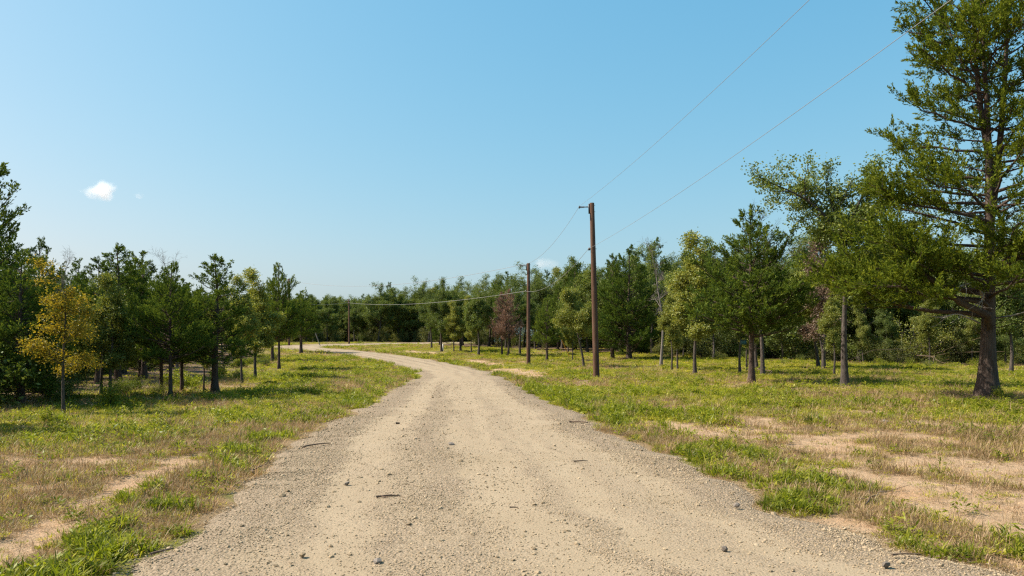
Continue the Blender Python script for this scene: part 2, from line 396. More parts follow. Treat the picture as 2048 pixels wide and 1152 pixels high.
def road_mat():
    m, nt, out = new_mat("crushed_limestone_gravel")
    tc = N(nt, "ShaderNodeTexCoord"); co = tc.outputs["Object"]
    at = N(nt, "ShaderNodeAttribute", attribute_name="road")     # x: across in metres from the centre, y: along, z: 0..1 loose gravel
    sep = N(nt, "ShaderNodeSeparateXYZ"); nt.links.new(at.outputs["Vector"], sep.inputs[0])
    mp = N(nt, "ShaderNodeMapping"); mp.inputs["Scale"].default_value = (2.1, 0.07, 0); nt.links.new(at.outputs["Vector"], mp.inputs[0])
    streak = noise(nt, mp.outputs[0], 1.0, 4, 0.6, 0.4)
    big = noise(nt, co, 0.8, 4, 0.6)
    fine = noise(nt, co, 70, 4, 0.75)
    vo = N(nt, "ShaderNodeTexVoronoi"); vo.inputs["Scale"].default_value = 42; nt.links.new(co, vo.inputs["Vector"])
    vo2 = N(nt, "ShaderNodeTexVoronoi"); vo2.inputs["Scale"].default_value = 16; nt.links.new(co, vo2.inputs["Vector"])
    loose = math_n(nt, 'ADD', math_n(nt, 'MULTIPLY', sep.outputs[2], 1.15), math_n(nt, 'MULTIPLY', math_n(nt, 'SUBTRACT', math_n(nt, 'ADD', math_n(nt, 'MULTIPLY', streak, 0.65), math_n(nt, 'MULTIPLY', big, 0.35)), 0.48), 4.5), True)
    dust = ramp(nt, [(0.3, (0.236, 0.183, 0.114)), (0.5, (0.301, 0.236, 0.154)), (0.72, (0.355, 0.286, 0.192))], math_n(nt, 'ADD', math_n(nt, 'MULTIPLY', fine, 0.55), math_n(nt, 'MULTIPLY', big, 0.45)))
    stone = ramp(nt, [(0.0, (0.152, 0.116, 0.073)), (0.35, (0.215, 0.165, 0.108)), (0.7, (0.263, 0.203, 0.137)), (1.0, (0.318, 0.250, 0.174))], vo.outputs["Color"])
    c = mixc(nt, dust, stone, math_n(nt, 'ADD', math_n(nt, 'MULTIPLY', loose, 0.92), 0.04, True))
    gap = math_n(nt, 'MULTIPLY', math_n(nt, 'SUBTRACT', vo2.outputs["Distance"], 0.62), 2.4, True)
    c = mixc(nt, c, (0.14, 0.105, 0.065), math_n(nt, 'MULTIPLY', gap, math_n(nt, 'ADD', math_n(nt, 'MULTIPLY', loose, 0.6), 0.1)))
    vs = N(nt, "ShaderNodeTexVoronoi"); vs.inputs["Scale"].default_value = 30; nt.links.new(co, vs.inputs["Vector"])   # random cells darkened into small brown specks
    sc3 = N(nt, "ShaderNodeSeparateColor"); nt.links.new(vs.outputs["Color"], sc3.inputs[0])
    speck = math_n(nt, 'MULTIPLY', math_n(nt, 'GREATER_THAN', sc3.outputs[0], 0.80), math_n(nt, 'LESS_THAN', vs.outputs["Distance"], 0.30))
    c = mixc(nt, c, (0.115, 0.092, 0.062), math_n(nt, 'MULTIPLY', speck, 0.62))
    p = N(nt, "ShaderNodeBsdfPrincipled"); p.inputs["Roughness"].default_value = 0.95; p.inputs["Specular IOR Level"].default_value = 0.1
    nt.links.new(c, p.inputs["Base Color"])
    b = N(nt, "ShaderNodeBump"); b.inputs["Strength"].default_value = 0.75; b.inputs["Distance"].default_value = 0.02
    hgt = math_n(nt, 'ADD', math_n(nt, 'MULTIPLY', math_n(nt, 'SUBTRACT', 1.0, vo.outputs["Distance"]), math_n(nt, 'ADD', math_n(nt, 'MULTIPLY', loose, 0.9), 0.25)), math_n(nt, 'MULTIPLY', fine, 0.5))
    nt.links.new(hgt, b.inputs["Height"])
    nt.links.new(b.outputs[0], p.inputs["Normal"]); nt.links.new(p.outputs[0], out.inputs[0])
    return m

def stone_mat(name, cols):
    m, nt, out = new_mat(name)
    oi = N(nt, "ShaderNodeObjectInfo"); tc = N(nt, "ShaderNodeTexCoord")
    n = noise(nt, tc.outputs["Object"], 2.5, 4, 0.6)
    c = ramp(nt, [(i / (len(cols) - 1), v) for i, v in enumerate(cols)], math_n(nt, 'ADD', math_n(nt, 'MULTIPLY', oi.outputs["Random"], 0.75), math_n(nt, 'MULTIPLY', n, 0.25)))
    p = N(nt, "ShaderNodeBsdfPrincipled"); p.inputs["Roughness"].default_value = 0.92; p.inputs["Specular IOR Level"].default_value = 0.12
    nt.links.new(c, p.inputs["Base Color"]); nt.links.new(p.outputs[0], out.inputs[0])
    return m

M['ground'] = ground_mat()
M['road'] = road_mat()
M['pebble'] = stone_mat("gravel_stone", [(0.166, 0.126, 0.078), (0.249, 0.191, 0.118), (0.308, 0.237, 0.148), (0.354, 0.275, 0.175), (0.420, 0.332, 0.221)])
M['rock'] = stone_mat("loose_rock", [(0.12, 0.10, 0.08), (0.18, 0.153, 0.125), (0.25, 0.215, 0.178)])

# ------------------------------------------------------------------ mesh helpers
class Acc:
    """collects quads into one mesh"""
    def __init__(s): s.V = []; s.F = []; s.n = 0
    def add(s, v, f):
        s.V.append(np.asarray(v, np.float32)); s.F.append(np.asarray(f, np.int32) + s.n); s.n += len(v)
    def tube(s, P, R, k=6, cap=False):
        P = np.asarray(P, float); R = np.asarray(R, float)
        T = np.gradient(P, axis=0); T /= np.linalg.norm(T, axis=1)[:, None] + 1e-9
        ref = np.array([0, 0, 1.0]) if abs(T[:, 2]).mean() < 0.8 else np.array([1.0, 0, 0])
        A = np.cross(T, ref); A /= np.linalg.norm(A, axis=1)[:, None] + 1e-9
        B = np.cross(T, A)
        a = np.linspace(0, 2 * np.pi, k, endpoint=False)
        ring = P[:, None, :] + R[:, None, None] * (np.cos(a)[None, :, None] * A[:, None, :] + np.sin(a)[None, :, None] * B[:, None, :])
        n = len(P)
        i = np.arange(n - 1)[:, None] * k; j = np.arange(k)[None, :]; j2 = (j + 1) % k
        f = np.stack([i + j, i + j2, i + k + j2, i + k + j], -1).reshape(-1, 4)
        v = ring.reshape(-1, 3)
        if cap:
            for e, r0 in ((0, 0), (n - 1, (n - 1) * k)):
                c = len(v); v = np.vstack([v, P[e]])
                jj = np.arange(k); g = np.stack([r0 + jj, r0 + (jj + 1) % k, np.full(k, c), np.full(k, c)], -1)
                f = np.vstack([f, g])
        s.add(v, f)
    def leaves(s, pos, ax, L, Wd, rng, flat=0.0):
        n = len(pos)
        ax = ax / (np.linalg.norm(ax, axis=1)[:, None] + 1e-9)
        rv = rng.normal(size=(n, 3)); rv[:, 2] *= (1 - flat)
        sd = np.cross(ax, rv) if flat < 0.5 else np.cross(ax, rv * 0.35 + np.array([0, 0, 1.0]))
        sd /= np.linalg.norm(sd, axis=1)[:, None] + 1e-9
        L = np.broadcast_to(L, (n,))[:, None]; Wd = np.broadcast_to(Wd, (n,))[:, None]
        v = np.stack([pos, pos + ax * L * 0.5 + sd * Wd * 0.5, pos + ax * L, pos + ax * L * 0.5 - sd * Wd * 0.5], 1).reshape(-1, 3)
        s.add(v, np.arange(4 * n).reshape(-1, 4))
    def mesh(s, name, mat, smooth=False):
        V = np.vstack(s.V); Fq = np.vstack(s.F)
        return quad_mesh(name, V, Fq, mat, smooth)

def quad_mesh(name, V, Fq, mat, smooth=False):
    me = bpy.data.meshes.new(name)
    tri = Fq[:, 2] == Fq[:, 3]
    if tri.any():
        q = Fq[~tri]; t = Fq[tri][:, :3]
        loops = np.concatenate([q.ravel(), t.ravel()])
        tot = np.concatenate([np.full(len(q), 4), np.full(len(t), 3)])
    else:
        loops = Fq.ravel(); tot = np.full(len(Fq), 4)
    st = np.concatenate([[0], np.cumsum(tot)[:-1]])
    me.vertices.add(len(V)); me.vertices.foreach_set("co", np.ascontiguousarray(V, np.float32).ravel())
    me.loops.add(len(loops)); me.loops.foreach_set("vertex_index", loops.astype(np.int32))
    me.polygons.add(len(tot)); me.polygons.foreach_set("loop_start", st.astype(np.int32)); me.polygons.foreach_set("loop_total", tot.astype(np.int32))
    if smooth: me.polygons.foreach_set("use_smooth", np.ones(len(tot), bool))
    me.materials.append(mat)
    me.update(calc_edges=True)
    return me

def ob(name, me, parent=None, loc=None, rot=None, scale=None):
    o = bpy.data.objects.new(name, me); C.objects.link(o)
    if parent is not None: o.parent = parent
    if loc is not None: o.location = loc
    if rot is not None: o.rotation_euler = rot
    if scale is not None: o.scale = scale
    return o

def tag(o, label=None, cat=None, group=None, kind=None):
    if label: o["label"] = label
    if cat: o["category"] = cat
    if group: o["group"] = group
    if kind: o["kind"] = kind
    return o

# ------------------------------------------------------------------ ground and road
def grow_axis(a, b, d0, g):
    v = [a]; d = d0
    while v[-1] < b:
        v.append(v[-1] + d); d *= g
    return v
xs_p = [i * 0.14 for i in range(0, 86)]; xs_p += grow_axis(xs_p[-1] + 0.15, 70, 0.15, 1.035) + [90, 120, 180, 300, 600, 1200, 2500]
xs = np.array(sorted(set([-v for v in xs_p[1:]] + xs_p)))
ys = np.array([-2500, -900, -300, -100, -50, -25, -15, -9, -5, -2, 0, 1.5, 2.5, 3.4] + [4 + 0.14 * i for i in range(110)] + grow_axis(19.5, 140, 0.15, 1.018) + [160, 190, 240, 320, 480, 800, 1500, 3000])
ys = np.array(sorted(set(ys.tolist())))
GX, GY = np.meshgrid(xs, ys)
e, side, g_, d_, s_, l_, ge = masks(GX, GY)
GZ = theight(GX, GY, e) - 0.03 * s_
nx, ny = len(xs), len(ys)
ii = (np.arange(ny - 1)[:, None] * nx + np.arange(nx - 1)[None, :])
Fq = np.stack([ii, ii + 1, ii + nx + 1, ii + nx], -1).reshape(-1, 4)
me = quad_mesh("ground", np.stack([GX, GY, GZ], -1).reshape(-1, 3), Fq, M['ground'], True)
ca = me.color_attributes.new("mask", 'FLOAT_COLOR', 'POINT')
ca.data.foreach_set("color", np.stack([g_, d_, s_, l_], -1).astype(np.float32).ravel())
tag(ob("ground", me), kind="structure")

NA = 26
u = np.linspace(-1, 1, NA)
def road_loose(ux, s):
    """0 packed wheel tracks .. 1 loose gravel between and at the verges"""
    w = 3.1 * ux
    tr = sum(np.exp(-((w - c - 0.35 * np.sin(s / 17 + c)) / 0.42) ** 2) for c in (-1.75, -0.25, 1.05, 2.0))
    return np.clip(0.85 * np.abs(ux) ** 3 + 0.55 - 0.75 * tr, 0, 1)
sel = np.arange(NR)
RX = RCc[sel, 0][:, None] + (RR - RL)[sel, 0][:, None] * u / 2
RY = RCc[sel, 1][:, None] + (RR - RL)[sel, 1][:, None] * u / 2
RU = np.broadcast_to(u, RX.shape); RS = np.broadcast_to(RLEN[sel][:, None], RX.shape)
loose = road_loose(RU, RS)
def road_z(x, y, ux, lo):
    return tbase(x, y) + 0.055 * (1 - ux ** 2) + 0.012 * lo + (fbm(x / 0.9, y / 0.9, 91, 3) - 0.5) * 0.03 - 0.07 * np.clip((np.abs(ux) - 0.9) / 0.1, 0, 1) ** 2 + 0.008
RZ = road_z(RX, RY, RU, loose)
n_, m_ = RX.shape
ii = (np.arange(n_ - 1)[:, None] * m_ + np.arange(m_ - 1)[None, :])
Fq = np.stack([ii, ii + 1, ii + m_ + 1, ii + m_], -1).reshape(-1, 4)
me = quad_mesh("gravel_road", np.stack([RX, RY, RZ], -1).reshape(-1, 3), Fq, M['road'], True)
at = me.attributes.new("road", 'FLOAT_VECTOR', 'POINT')
at.data.foreach_set("vector", np.stack([RU * RHW[sel][:, None], RS, loose], -1).astype(np.float32).ravel())
tag(ob("gravel_road", me), kind="structure")

# ------------------------------------------------------------------ tree generators
def unit(v):
    return v / (np.linalg.norm(v) + 1e-9)

def wiggle_path(p0, d, length, n, rng, amp=0.2, up=0.05):
    P = [np.array(p0, float)]; d = unit(np.array(d, float))
    for i in range(n):
        d = unit(d + rng.normal(size=3) * amp + np.array([0, 0, up]))
        P.append(P[-1] + d * length / n)
    return np.array(P), d

def along(P, t):
    k = t * (len(P) - 1); i = min(int(k), len(P) - 2); f = k - i
    return P[i] * (1 - f) + P[i + 1] * f, unit(P[i + 1] - P[i])

def cedar(seed, H, r0, prof, base, nb, k=20, L=0.13, Wd=0.042, slope=(6, 50), explicit=(), forks=(), plume=0.46, sub_gap=0.40, dead=14, density=1.0, mats=('bark_cedar', 'cedar_mid'), flare=1.7, taper=0.85, flat=0.55, inner=0.22, jit=1.0, pad=1.0):
    rng = np.random.default_rng(seed)
    wood, leaf = Acc(), Acc()
    z = np.linspace(-0.2, H * 0.97, 22)
    ph = rng.uniform(0, 6.28, 2)
    TP = np.stack([0.012 * H * np.sin(z / H * 5 + ph[0]) * z / H, 0.012 * H * np.sin(z / H * 4 + ph[1]) * z / H, z], 1)
    zz = np.clip(z, 0, None)
    TR = r0 * (1 - zz / H) ** taper * (1 + (flare - 1) * np.exp(-zz / (0.035 * H))) + 0.008
    wood.tube(TP, TR, 12)
    stems = [(TP, TR, base, H)]
    for (h0, az, off, H2) in forks:
        i = np.searchsorted(TP[:, 2], h0); p0 = TP[i]
        t = np.linspace(0, 1, 12)
        FP = p0 + np.stack([np.cos(az) * off * (1 - (1 - t) ** 2.2), np.sin(az) * off * (1 - (1 - t) ** 2.2), (H2 - h0) * t], 1)
        FR = TR[i] * 0.8 * (1 - t) ** 0.8 + 0.008
        wood.tube(FP, FR, 9)
        stems.append((FP, FR, h0 + 0.6, H2))
    po, pa = [], []
    def branch(p0, az, R, sl, r, curl=0.25, sub=1.0, inner=0.22):
        n = 7; s = np.linspace(0, 1, n)
        wob = np.cumsum(rng.normal(size=n)) * 0.03 * R * jit; wob[0] = 0
        dirh = np.array([np.cos(az), np.sin(az), 0]); perp = np.array([-np.sin(az), np.cos(az), 0])
        BP = p0 + dirh * (R * s)[:, None] + perp * wob[:, None] + np.array([0, 0, 1.0]) * (R * (np.tan(sl) * s * (1 - curl) + np.tan(sl) * curl * s ** 3 + 0.10 * s ** 2) + np.cumsum(rng.normal(size=n)) * 0.018 * R * jit * s)[:, None]
        wood.tube(BP, r * (1 - 0.85 * s) + 0.004, 5)
        ns = max(3, int(R / sub_gap * density * 1.6))
        for q in range(ns):
            t = inner + (1 - inner) * (q + rng.uniform()) / ns
            p, d = along(BP, t)
            sgn = 1 if q % 2 else -1
            ln = (0.20 + 0.30 * R * (1 - 0.65 * t)) * rng.uniform(0.7, 1.25) * sub * pad
            dd = unit(d * 0.9 + perp * sgn * rng.uniform(0.4, 1.0) + np.array([0, 0, rng.uniform(-0.1, flat)]))
            SP, de = wiggle_path(p, dd, ln, 3, rng, 0.15, 0.08)
            wood.tube(SP, np.linspace(0.010, 0.003, 4) * (0.7 + 0.15 * R), 3)
            np_ = max(2, int(ln / 0.15))
            for w in range(np_):
                tt = 0.2 + 0.8 * (w + rng.uniform()) / np_
                pp, dp = along(SP, min(tt, 0.999))
                po.append(pp); pa.append(unit(dp + rng.normal(size=3) * 0.45 + np.array([0, 0, 0.28])))
        for w in range(3 if R > 0.6 else 1):
            po.append(BP[-1] - 0.1 * w * unit(BP[-1] - BP[-2])); pa.append(unit(d + rng.normal(size=3) * 0.3 + np.array([0, 0, 0.25])))
    ga = 2.39996
    for si, (SP_, SR_, b0, H2) in enumerate(stems):
        nbb = nb if si == 0 else int(nb * 0.5)
        hs_ = np.linspace(b0, H2 * 0.985, 60); cd = np.cumsum([prof(q / H) + 0.07 for q in hs_]); cd = (cd - cd[0]) / (cd[-1] - cd[0])
        for i in range(nbb):
            t = (i + rng.uniform(0, 0.9)) / nbb
            h = float(np.interp(min(t, 1), cd, hs_))
            p0 = np.array([np.interp(h, SP_[:, 2], SP_[:, c]) for c in (0, 1)] + [h])
            R = prof(h / H) * rng.uniform(0.75 - 0.25 * jit, 1.12)
            if R < 0.12: R = 0.12
            sl = math.radians(slope[0] + (slope[1] - slope[0]) * (h / H) ** 1.5 + rng.normal() * 8 * jit)
            branch(p0, i * ga + seed + rng.normal() * 0.4 + si, R, sl, 0.012 + 0.014 * R, inner=inner)
    for (h, az, R, sl, r) in explicit:
        p0 = np.array([np.interp(h, TP[:, 2], TP[:, c]) for c in (0, 1)] + [h])
        branch(p0, az, R, math.radians(sl), r, 0.1, inner=0.45 if h < 3.2 else 0.25)
    for i in range(3):
        po.append(TP[-1] + np.array([0, 0, -0.15 * i])); pa.append(unit(np.array([rng.normal() * .15, rng.normal() * .15, 1.0])))
    for i in range(dead):                                   # bare dead twigs on the lower stem
        h = rng.uniform(0.12 * H, base + 0.25 * (H - base)); a = rng.uniform(0, 6.28)
        p0 = np.array([np.interp(h, TP[:, 2], TP[:, c]) for c in (0, 1)] + [h])
        BP, _ = wiggle_path(p0, (np.cos(a), np.sin(a), rng.uniform(-0.3, 0.35)), rng.uniform(0.3, 1.0) * prof(0.3) * 0.6, 5, rng, 0.25, 0)
        wood.tube(BP, np.linspace(0.016, 0.004, 6), 4)
        for q in range(2):
            p, d = along(BP, rng.uniform(0.4, 0.9)); TPp, _ = wiggle_path(p, d + rng.normal(size=3) * 0.7, 0.3, 3, rng, 0.3, 0)
            wood.tube(TPp, np.linspace(0.006, 0.002, 4), 3)
    po = np.array(po); pa = np.array(pa); n = len(po)
    sc = rng.uniform(0.65, 1.3, n) * np.clip((H - po[:, 2]) / (0.2 * H), 0.42, 1)
    u_ = rng.uniform(0, 1, (n, k))
    pos = po[:, None, :] + pa[:, None, :] * (u_ * plume * sc[:, None])[:, :, None] + rng.normal(size=(n, k, 3)) * (0.040 * (1.10 - u_))[:, :, None] * plume / 0.36
    ax = pa[:, None, :] + rng.normal(size=(n, k, 3)) * 0.50 + np.array([0, 0, 0.10])
    leaf.leaves(pos.reshape(-1, 3), ax.reshape(-1, 3), L * rng.uniform(0.6, 1.25, n * k), Wd * rng.uniform(0.7, 1.3, n * k), rng)
    lm = leaf.mesh("cedar_crown", M[mats[1]])
    at_ = lm.attributes.new("tip", 'FLOAT', 'POINT')       # young growth at the tips of the sprays is a lighter green
    at_.data.foreach_set("value", np.repeat((u_ ** 1.5 * rng.uniform(0.3, 1.0, n)[:, None]).ravel(), 4).astype(np.float32))
    return wood.mesh("cedar_trunk", M[mats[0]], True), lm, H

def oak(seed, H, r0, crown_r, base, nl=12, leaf_n=30, L=0.13, Wd=0.085, cl_r=0.29, lean=(0, 0), mats=('bark_oak', 'oak'), limbs=None, depth=2, up=0.55, bare=False, trunk_top=0.8, spread=0.85, cl_keep=1.0, droop=0.0, split=4, wig=1.0):
    rng = np.random.default_rng(seed)
    wood, leaf = Acc(), Acc()
    z = np.linspace(0, 1, 16)
    ph = rng.uniform(0, 6.28, 2)
    Tz = -0.2 + (H * trunk_top + 0.2) * z
    TP = np.stack([lean[0] * z ** 1.3 + wig * 0.035 * H * np.sin(z * 5 + ph[0]) * z, lean[1] * z ** 1.3 + wig * 0.03 * H * np.sin(z * 4.3 + ph[1]) * z, Tz], 1)
    TR = r0 * (1 - 0.78 * z) * (1 + 0.6 * np.exp(-np.clip(Tz, 0, None) / (0.03 * H))) + 0.005
    wood.tube(TP, TR, 10)
    clumps = []
    def grow(p, d, ln, r, dep):
        BP, de = wiggle_path(p, d, ln, 5, rng, 0.20, 0.05 - droop)
        wood.tube(BP, np.linspace(r, max(r * 0.35, 0.003), 6), 6 if dep >= 2 else (4 if dep == 1 else 3))
        if dep > 0:
            for q in range(split + rng.integers(0, 3)):
                t = rng.uniform(0.3, 1.0); pp, dd = along(BP, min(t, 0.999))
                nd = unit(dd + rng.normal(size=3) * spread + np.array([0, 0, 0.12 - droop]))
                grow(pp, nd, ln * rng.uniform(0.38, 0.62), r * 0.5, dep - 1)
            grow(BP[-1], de, ln * 0.45, r * 0.4, dep - 1)
        if dep <= 1:
            for t in ((0.55, 1.0) if dep == 1 else (0.5, 1.0)):
                if rng.uniform() < cl_keep: clumps.append(along(BP, min(t, 0.999))[0])
    if limbs is None:
        for i in range(nl):
            t = (i + rng.uniform(0, 0.8)) / nl
            h = base + (H * trunk_top - base) * t
            p0 = np.array([np.interp(h, TP[:, 2], TP[:, c]) for c in (0, 1)] + [h])
            az = i * 2.39996 + seed
            R = crown_r * (0.72 + 0.5 * math.sin(math.pi * min(1, t * 0.85 + 0.18))) * rng.uniform(0.6, 1.05) * 0.62
            grow(p0, np.array([np.cos(az), np.sin(az), up * (0.5 + 1.3 * t)]), R, r0 * 0.36 * (1 - 0.5 * t), depth)
        grow(TP[-1], TP[-1] - TP[-2], H * (1 - trunk_top) * 0.9, TR[-1] * 0.9, depth)
    else:
        for (pts, r) in limbs:
            Pq = spline(np.array(pts, float), 10)
            wood.tube(Pq, np.linspace(r, r * 0.3, 10), 7)
            for q in range(11):
                t = rng.uniform(0.30, 1.0); pp, dd = along(Pq, min(t, 0.999))
                grow(pp, unit(dd * 0.6 + rng.normal(size=3) * 0.8 + np.array([0, 0, 0.2])), rng.uniform(0.6, 1.5), r * 0.3, 1)
            grow(Pq[-1], Pq[-1] - Pq[-2], 0.9, r * 0.3, 1)
    crown = None
    if not bare:
        cp = np.array(clumps); n = len(cp)
        cr = cl_r * rng.uniform(0.6, 1.35, n)
        off = rng.normal(size=(n, leaf_n, 3)) * np.array([0.62, 0.62, 0.42])
        pos = cp[:, None, :] + off * cr[:, None, None]
        ax = rng.normal(size=(n, leaf_n, 3)) * np.array([1, 1, 0.6]) + off * 0.5 + np.array([0, 0, -0.15 - droop])
        leaf.leaves(pos.reshape(-1, 3), ax.reshape(-1, 3), L * rng.uniform(0.6, 1.25, n * leaf_n), Wd * rng.uniform(0.7, 1.25, n * leaf_n), rng, flat=0.3)
        crown = leaf.mesh("oak_crown", M[mats[1]])
    top_ = max(v[:, 2].max() for v in (leaf.V if crown else wood.V))
    return wood.mesh("oak_trunk", M[mats[0]], True), crown, (H if limbs else float(top_) - 0.1)

def shrub(seed, H, R, n_stem=9, leaf_n=40, mat='shrub', L=0.085, Wd=0.045, bark='bark_oak', cl=0.22):
    rng = np.random.default_rng(seed); wood, leaf = Acc(), Acc(); cl_c = []
    for i in range(n_stem):
        a = rng.uniform(0, 6.28); q = rng.uniform(0.1, 1.0)
        d = np.array([np.cos(a) * q, np.sin(a) * q, rng.uniform(0.7, 1.4)])
        P, de = wiggle_path((np.cos(a) * 0.1, np.sin(a) * 0.1, -0.1), d, H * rng.uniform(0.65, 1.05), 6, rng, 0.16, 0.02)
        wood.tube(P, np.linspace(0.022, 0.004, 7), 4)
        for w in range(9):
            t = rng.uniform(0.12, 1.0); p, dd = along(P, min(t, 0.999))
            B, _ = wiggle_path(p, dd * 0.5 + rng.normal(size=3) * 0.7, R * rng.uniform(0.3, 0.7), 3, rng, 0.2, 0.0)
            wood.tube(B, np.linspace(0.007, 0.002, 4), 3); cl_c += [B[-1], (B[1] + B[2]) / 2]
    cp = np.array(cl_c); cp[:, 2] = np.maximum(cp[:, 2], 0.12); n = len(cp)
    off = rng.normal(size=(n, leaf_n, 3)) * 0.55
    pos = cp[:, None] + off * cl * rng.uniform(0.6, 1.4, n)[:, None, None]
    ax = rng.normal(size=(n, leaf_n, 3)) + off * 0.6
    leaf.leaves(pos.reshape(-1, 3), ax.reshape(-1, 3), L * rng.uniform(0.6, 1.3, n * leaf_n), Wd * rng.uniform(0.7, 1.3, n * leaf_n), rng)
    return wood.mesh("shrub_stems", M[bark], True), leaf.mesh("shrub_foliage", M[mat]), H

def cone(rmax, pw=0.8, low=0.18):
    return lambda t: rmax * (min(1.0, (t / low)) ** 0.6) * max(0.0, 1 - t) ** pw * 1.12 if t < 1 else 0.05

def tier(rmax, k):
    return lambda t: min(rmax, k * 8.0 * (1 - t) + 0.08)

PROTO = {
    'cedar_open':   cedar(11, 8.0, 0.15, tier(1.75, 0.42), 1.8, 74, k=26),
    'cedar_dense':  cedar(12, 8.0, 0.16, tier(1.95, 0.40), 0.3, 100, k=24, dead=4, mats=('bark_cedar', 'cedar_dark')),
    'cedar_wide':   cedar(13, 7.6, 0.12, lambda t: min(2.6, 0.56 * 7.6 * (1 - t) + 0.06) * (0.6 + 0.4 * min(1, t / 0.4)), 1.9, 84, k=26, slope=(2, 48)),
    'cedar_spire':  cedar(14, 8.0, 0.14, lambda t: min(1.7, 0.40 * 8 * (1 - t) + 0.05) * (0.86 + 0.16 * math.sin(t * 38)), 1.7, 74, k=26, slope=(0, 46), mats=('bark_cedar', 'cedar_dark')),
    'cedar_brown':  cedar(15, 7.0, 0.12, cone(1.6, 0.55, 0.3), 1.6, 62, k=26, L=0.12, Wd=0.032, mats=('bark_cedar', 'brown_cedar')),
    'oak_tall':     oak(21, 9.5, 0.17, 3.1, 3.0, nl=13, trunk_top=0.64, up=0.8),
    'oak_round':    oak(22, 8.5, 0.18, 3.7, 2.2, nl=14, trunk_top=0.66, up=0.7),
    'oak_slim':     oak(23, 8.5, 0.11, 1.9, 2.3, nl=12, mats=('bark_oak', 'oak_light'), leaf_n=26, cl_keep=0.85),
    'oak_lean':     oak(24, 7.0, 0.13, 2.8, 2.4, nl=11, lean=(-1.2, 0.2), mats=('bark_oak', 'oak_light')),
    'oak_dark':     oak(25, 10.0, 0.19, 3.6, 3.4, nl=14, up=0.8, trunk_top=0.6),
    'oak_low':      oak(35, 8.0, 0.14, 3.0, 1.5, nl=15, up=0.45, spread=1.0),
    'oak_broad':    oak(36, 8.8, 0.19, 4.0, 2.8, nl=11, up=0.8, spread=0.95, trunk_top=0.6, lean=(0.5, 0.3)),
    'elm_yellow':   oak(26, 6.2, 0.065, 1.25, 1.9, nl=13, leaf_n=19, L=0.085, Wd=0.06, cl_r=0.27, mats=('bark_oak', 'elm_yellow'), droop=0.05, cl_keep=0.85, split=2, wig=0.3),
    'oak_brown':    oak(27, 8.5, 0.14, 2.6, 3.0, nl=12, leaf_n=28, mats=('bark_oak', 'brown_leaf'), cl_keep=0.8),
    'bare_wide':    oak(28, 8.5, 0.10, 3.6, 3.6, nl=10, mats=('bark_oak', 'oak'), bare=True, depth=3, up=0.6),
    'bare_tall':    oak(29, 9.0, 0.11, 1.7, 3.4, nl=9, mats=('deadwood', 'oak'), bare=True, depth=3, up=1.3),
    'shrub_grey':   shrub(31, 2.3, 1.3),
    'shrub_green':  shrub(32, 1.9, 1.2, mat='oak'),
    'shrub_pale':   shrub(33, 2.6, 1.1, n_stem=11, leaf_n=22, mat='oak_light', bark='deadwood'),
    'sapling':      shrub(34, 1.0, 0.5, n_stem=5, leaf_n=22, mat='grass_lush', L=0.07, Wd=0.04, cl=0.14),
}
KIND = {'cedar': ('cedar_tree', 'tree'), 'oak': ('oak_tree', 'tree'), 'elm': ('elm_tree', 'tree'), 'bare': ('dead_tree', 'tree'), 'shrub': ('shrub', 'shrub'), 'sapling': ('sapling', 'plant')}

def add_tree(proto, x, y, H, rz, label, group=None, wide=1.0, tilt=(0, 0), meshes=None):
    wood, leaf, H0 = meshes or PROTO[proto]
    nm, cat = KIND[proto.split('_')[0]]
    s = H / H0
    r = bpy.data.objects.new(nm, None); r.empty_display_size = 0.3; C.objects.link(r)
    r.location = (x, y, zat(x, y)); r.rotation_euler = (tilt[0], tilt[1], rz); r.scale = (s * wide, s * wide, s)
    tag(r, label, cat, group)
    ob('stem' if cat != 'tree' else 'trunk', wood, r)
    if leaf is not None: ob('foliage' if cat != 'tree' else 'crown', leaf, r)
    return r

def at_px(proto, px, py, top, label, rz=0.0, wide=1.0, group=None, depth=None, tilt=(0, 0)):
    x, y = GD(px, depth) if depth else G(px, py)
    zb = float(tbase(x, y)) 
    ztop = EYE + (HY - top) / F * y
    return add_tree(proto, x, y, ztop - zb, rz, label, group, wide, tilt)

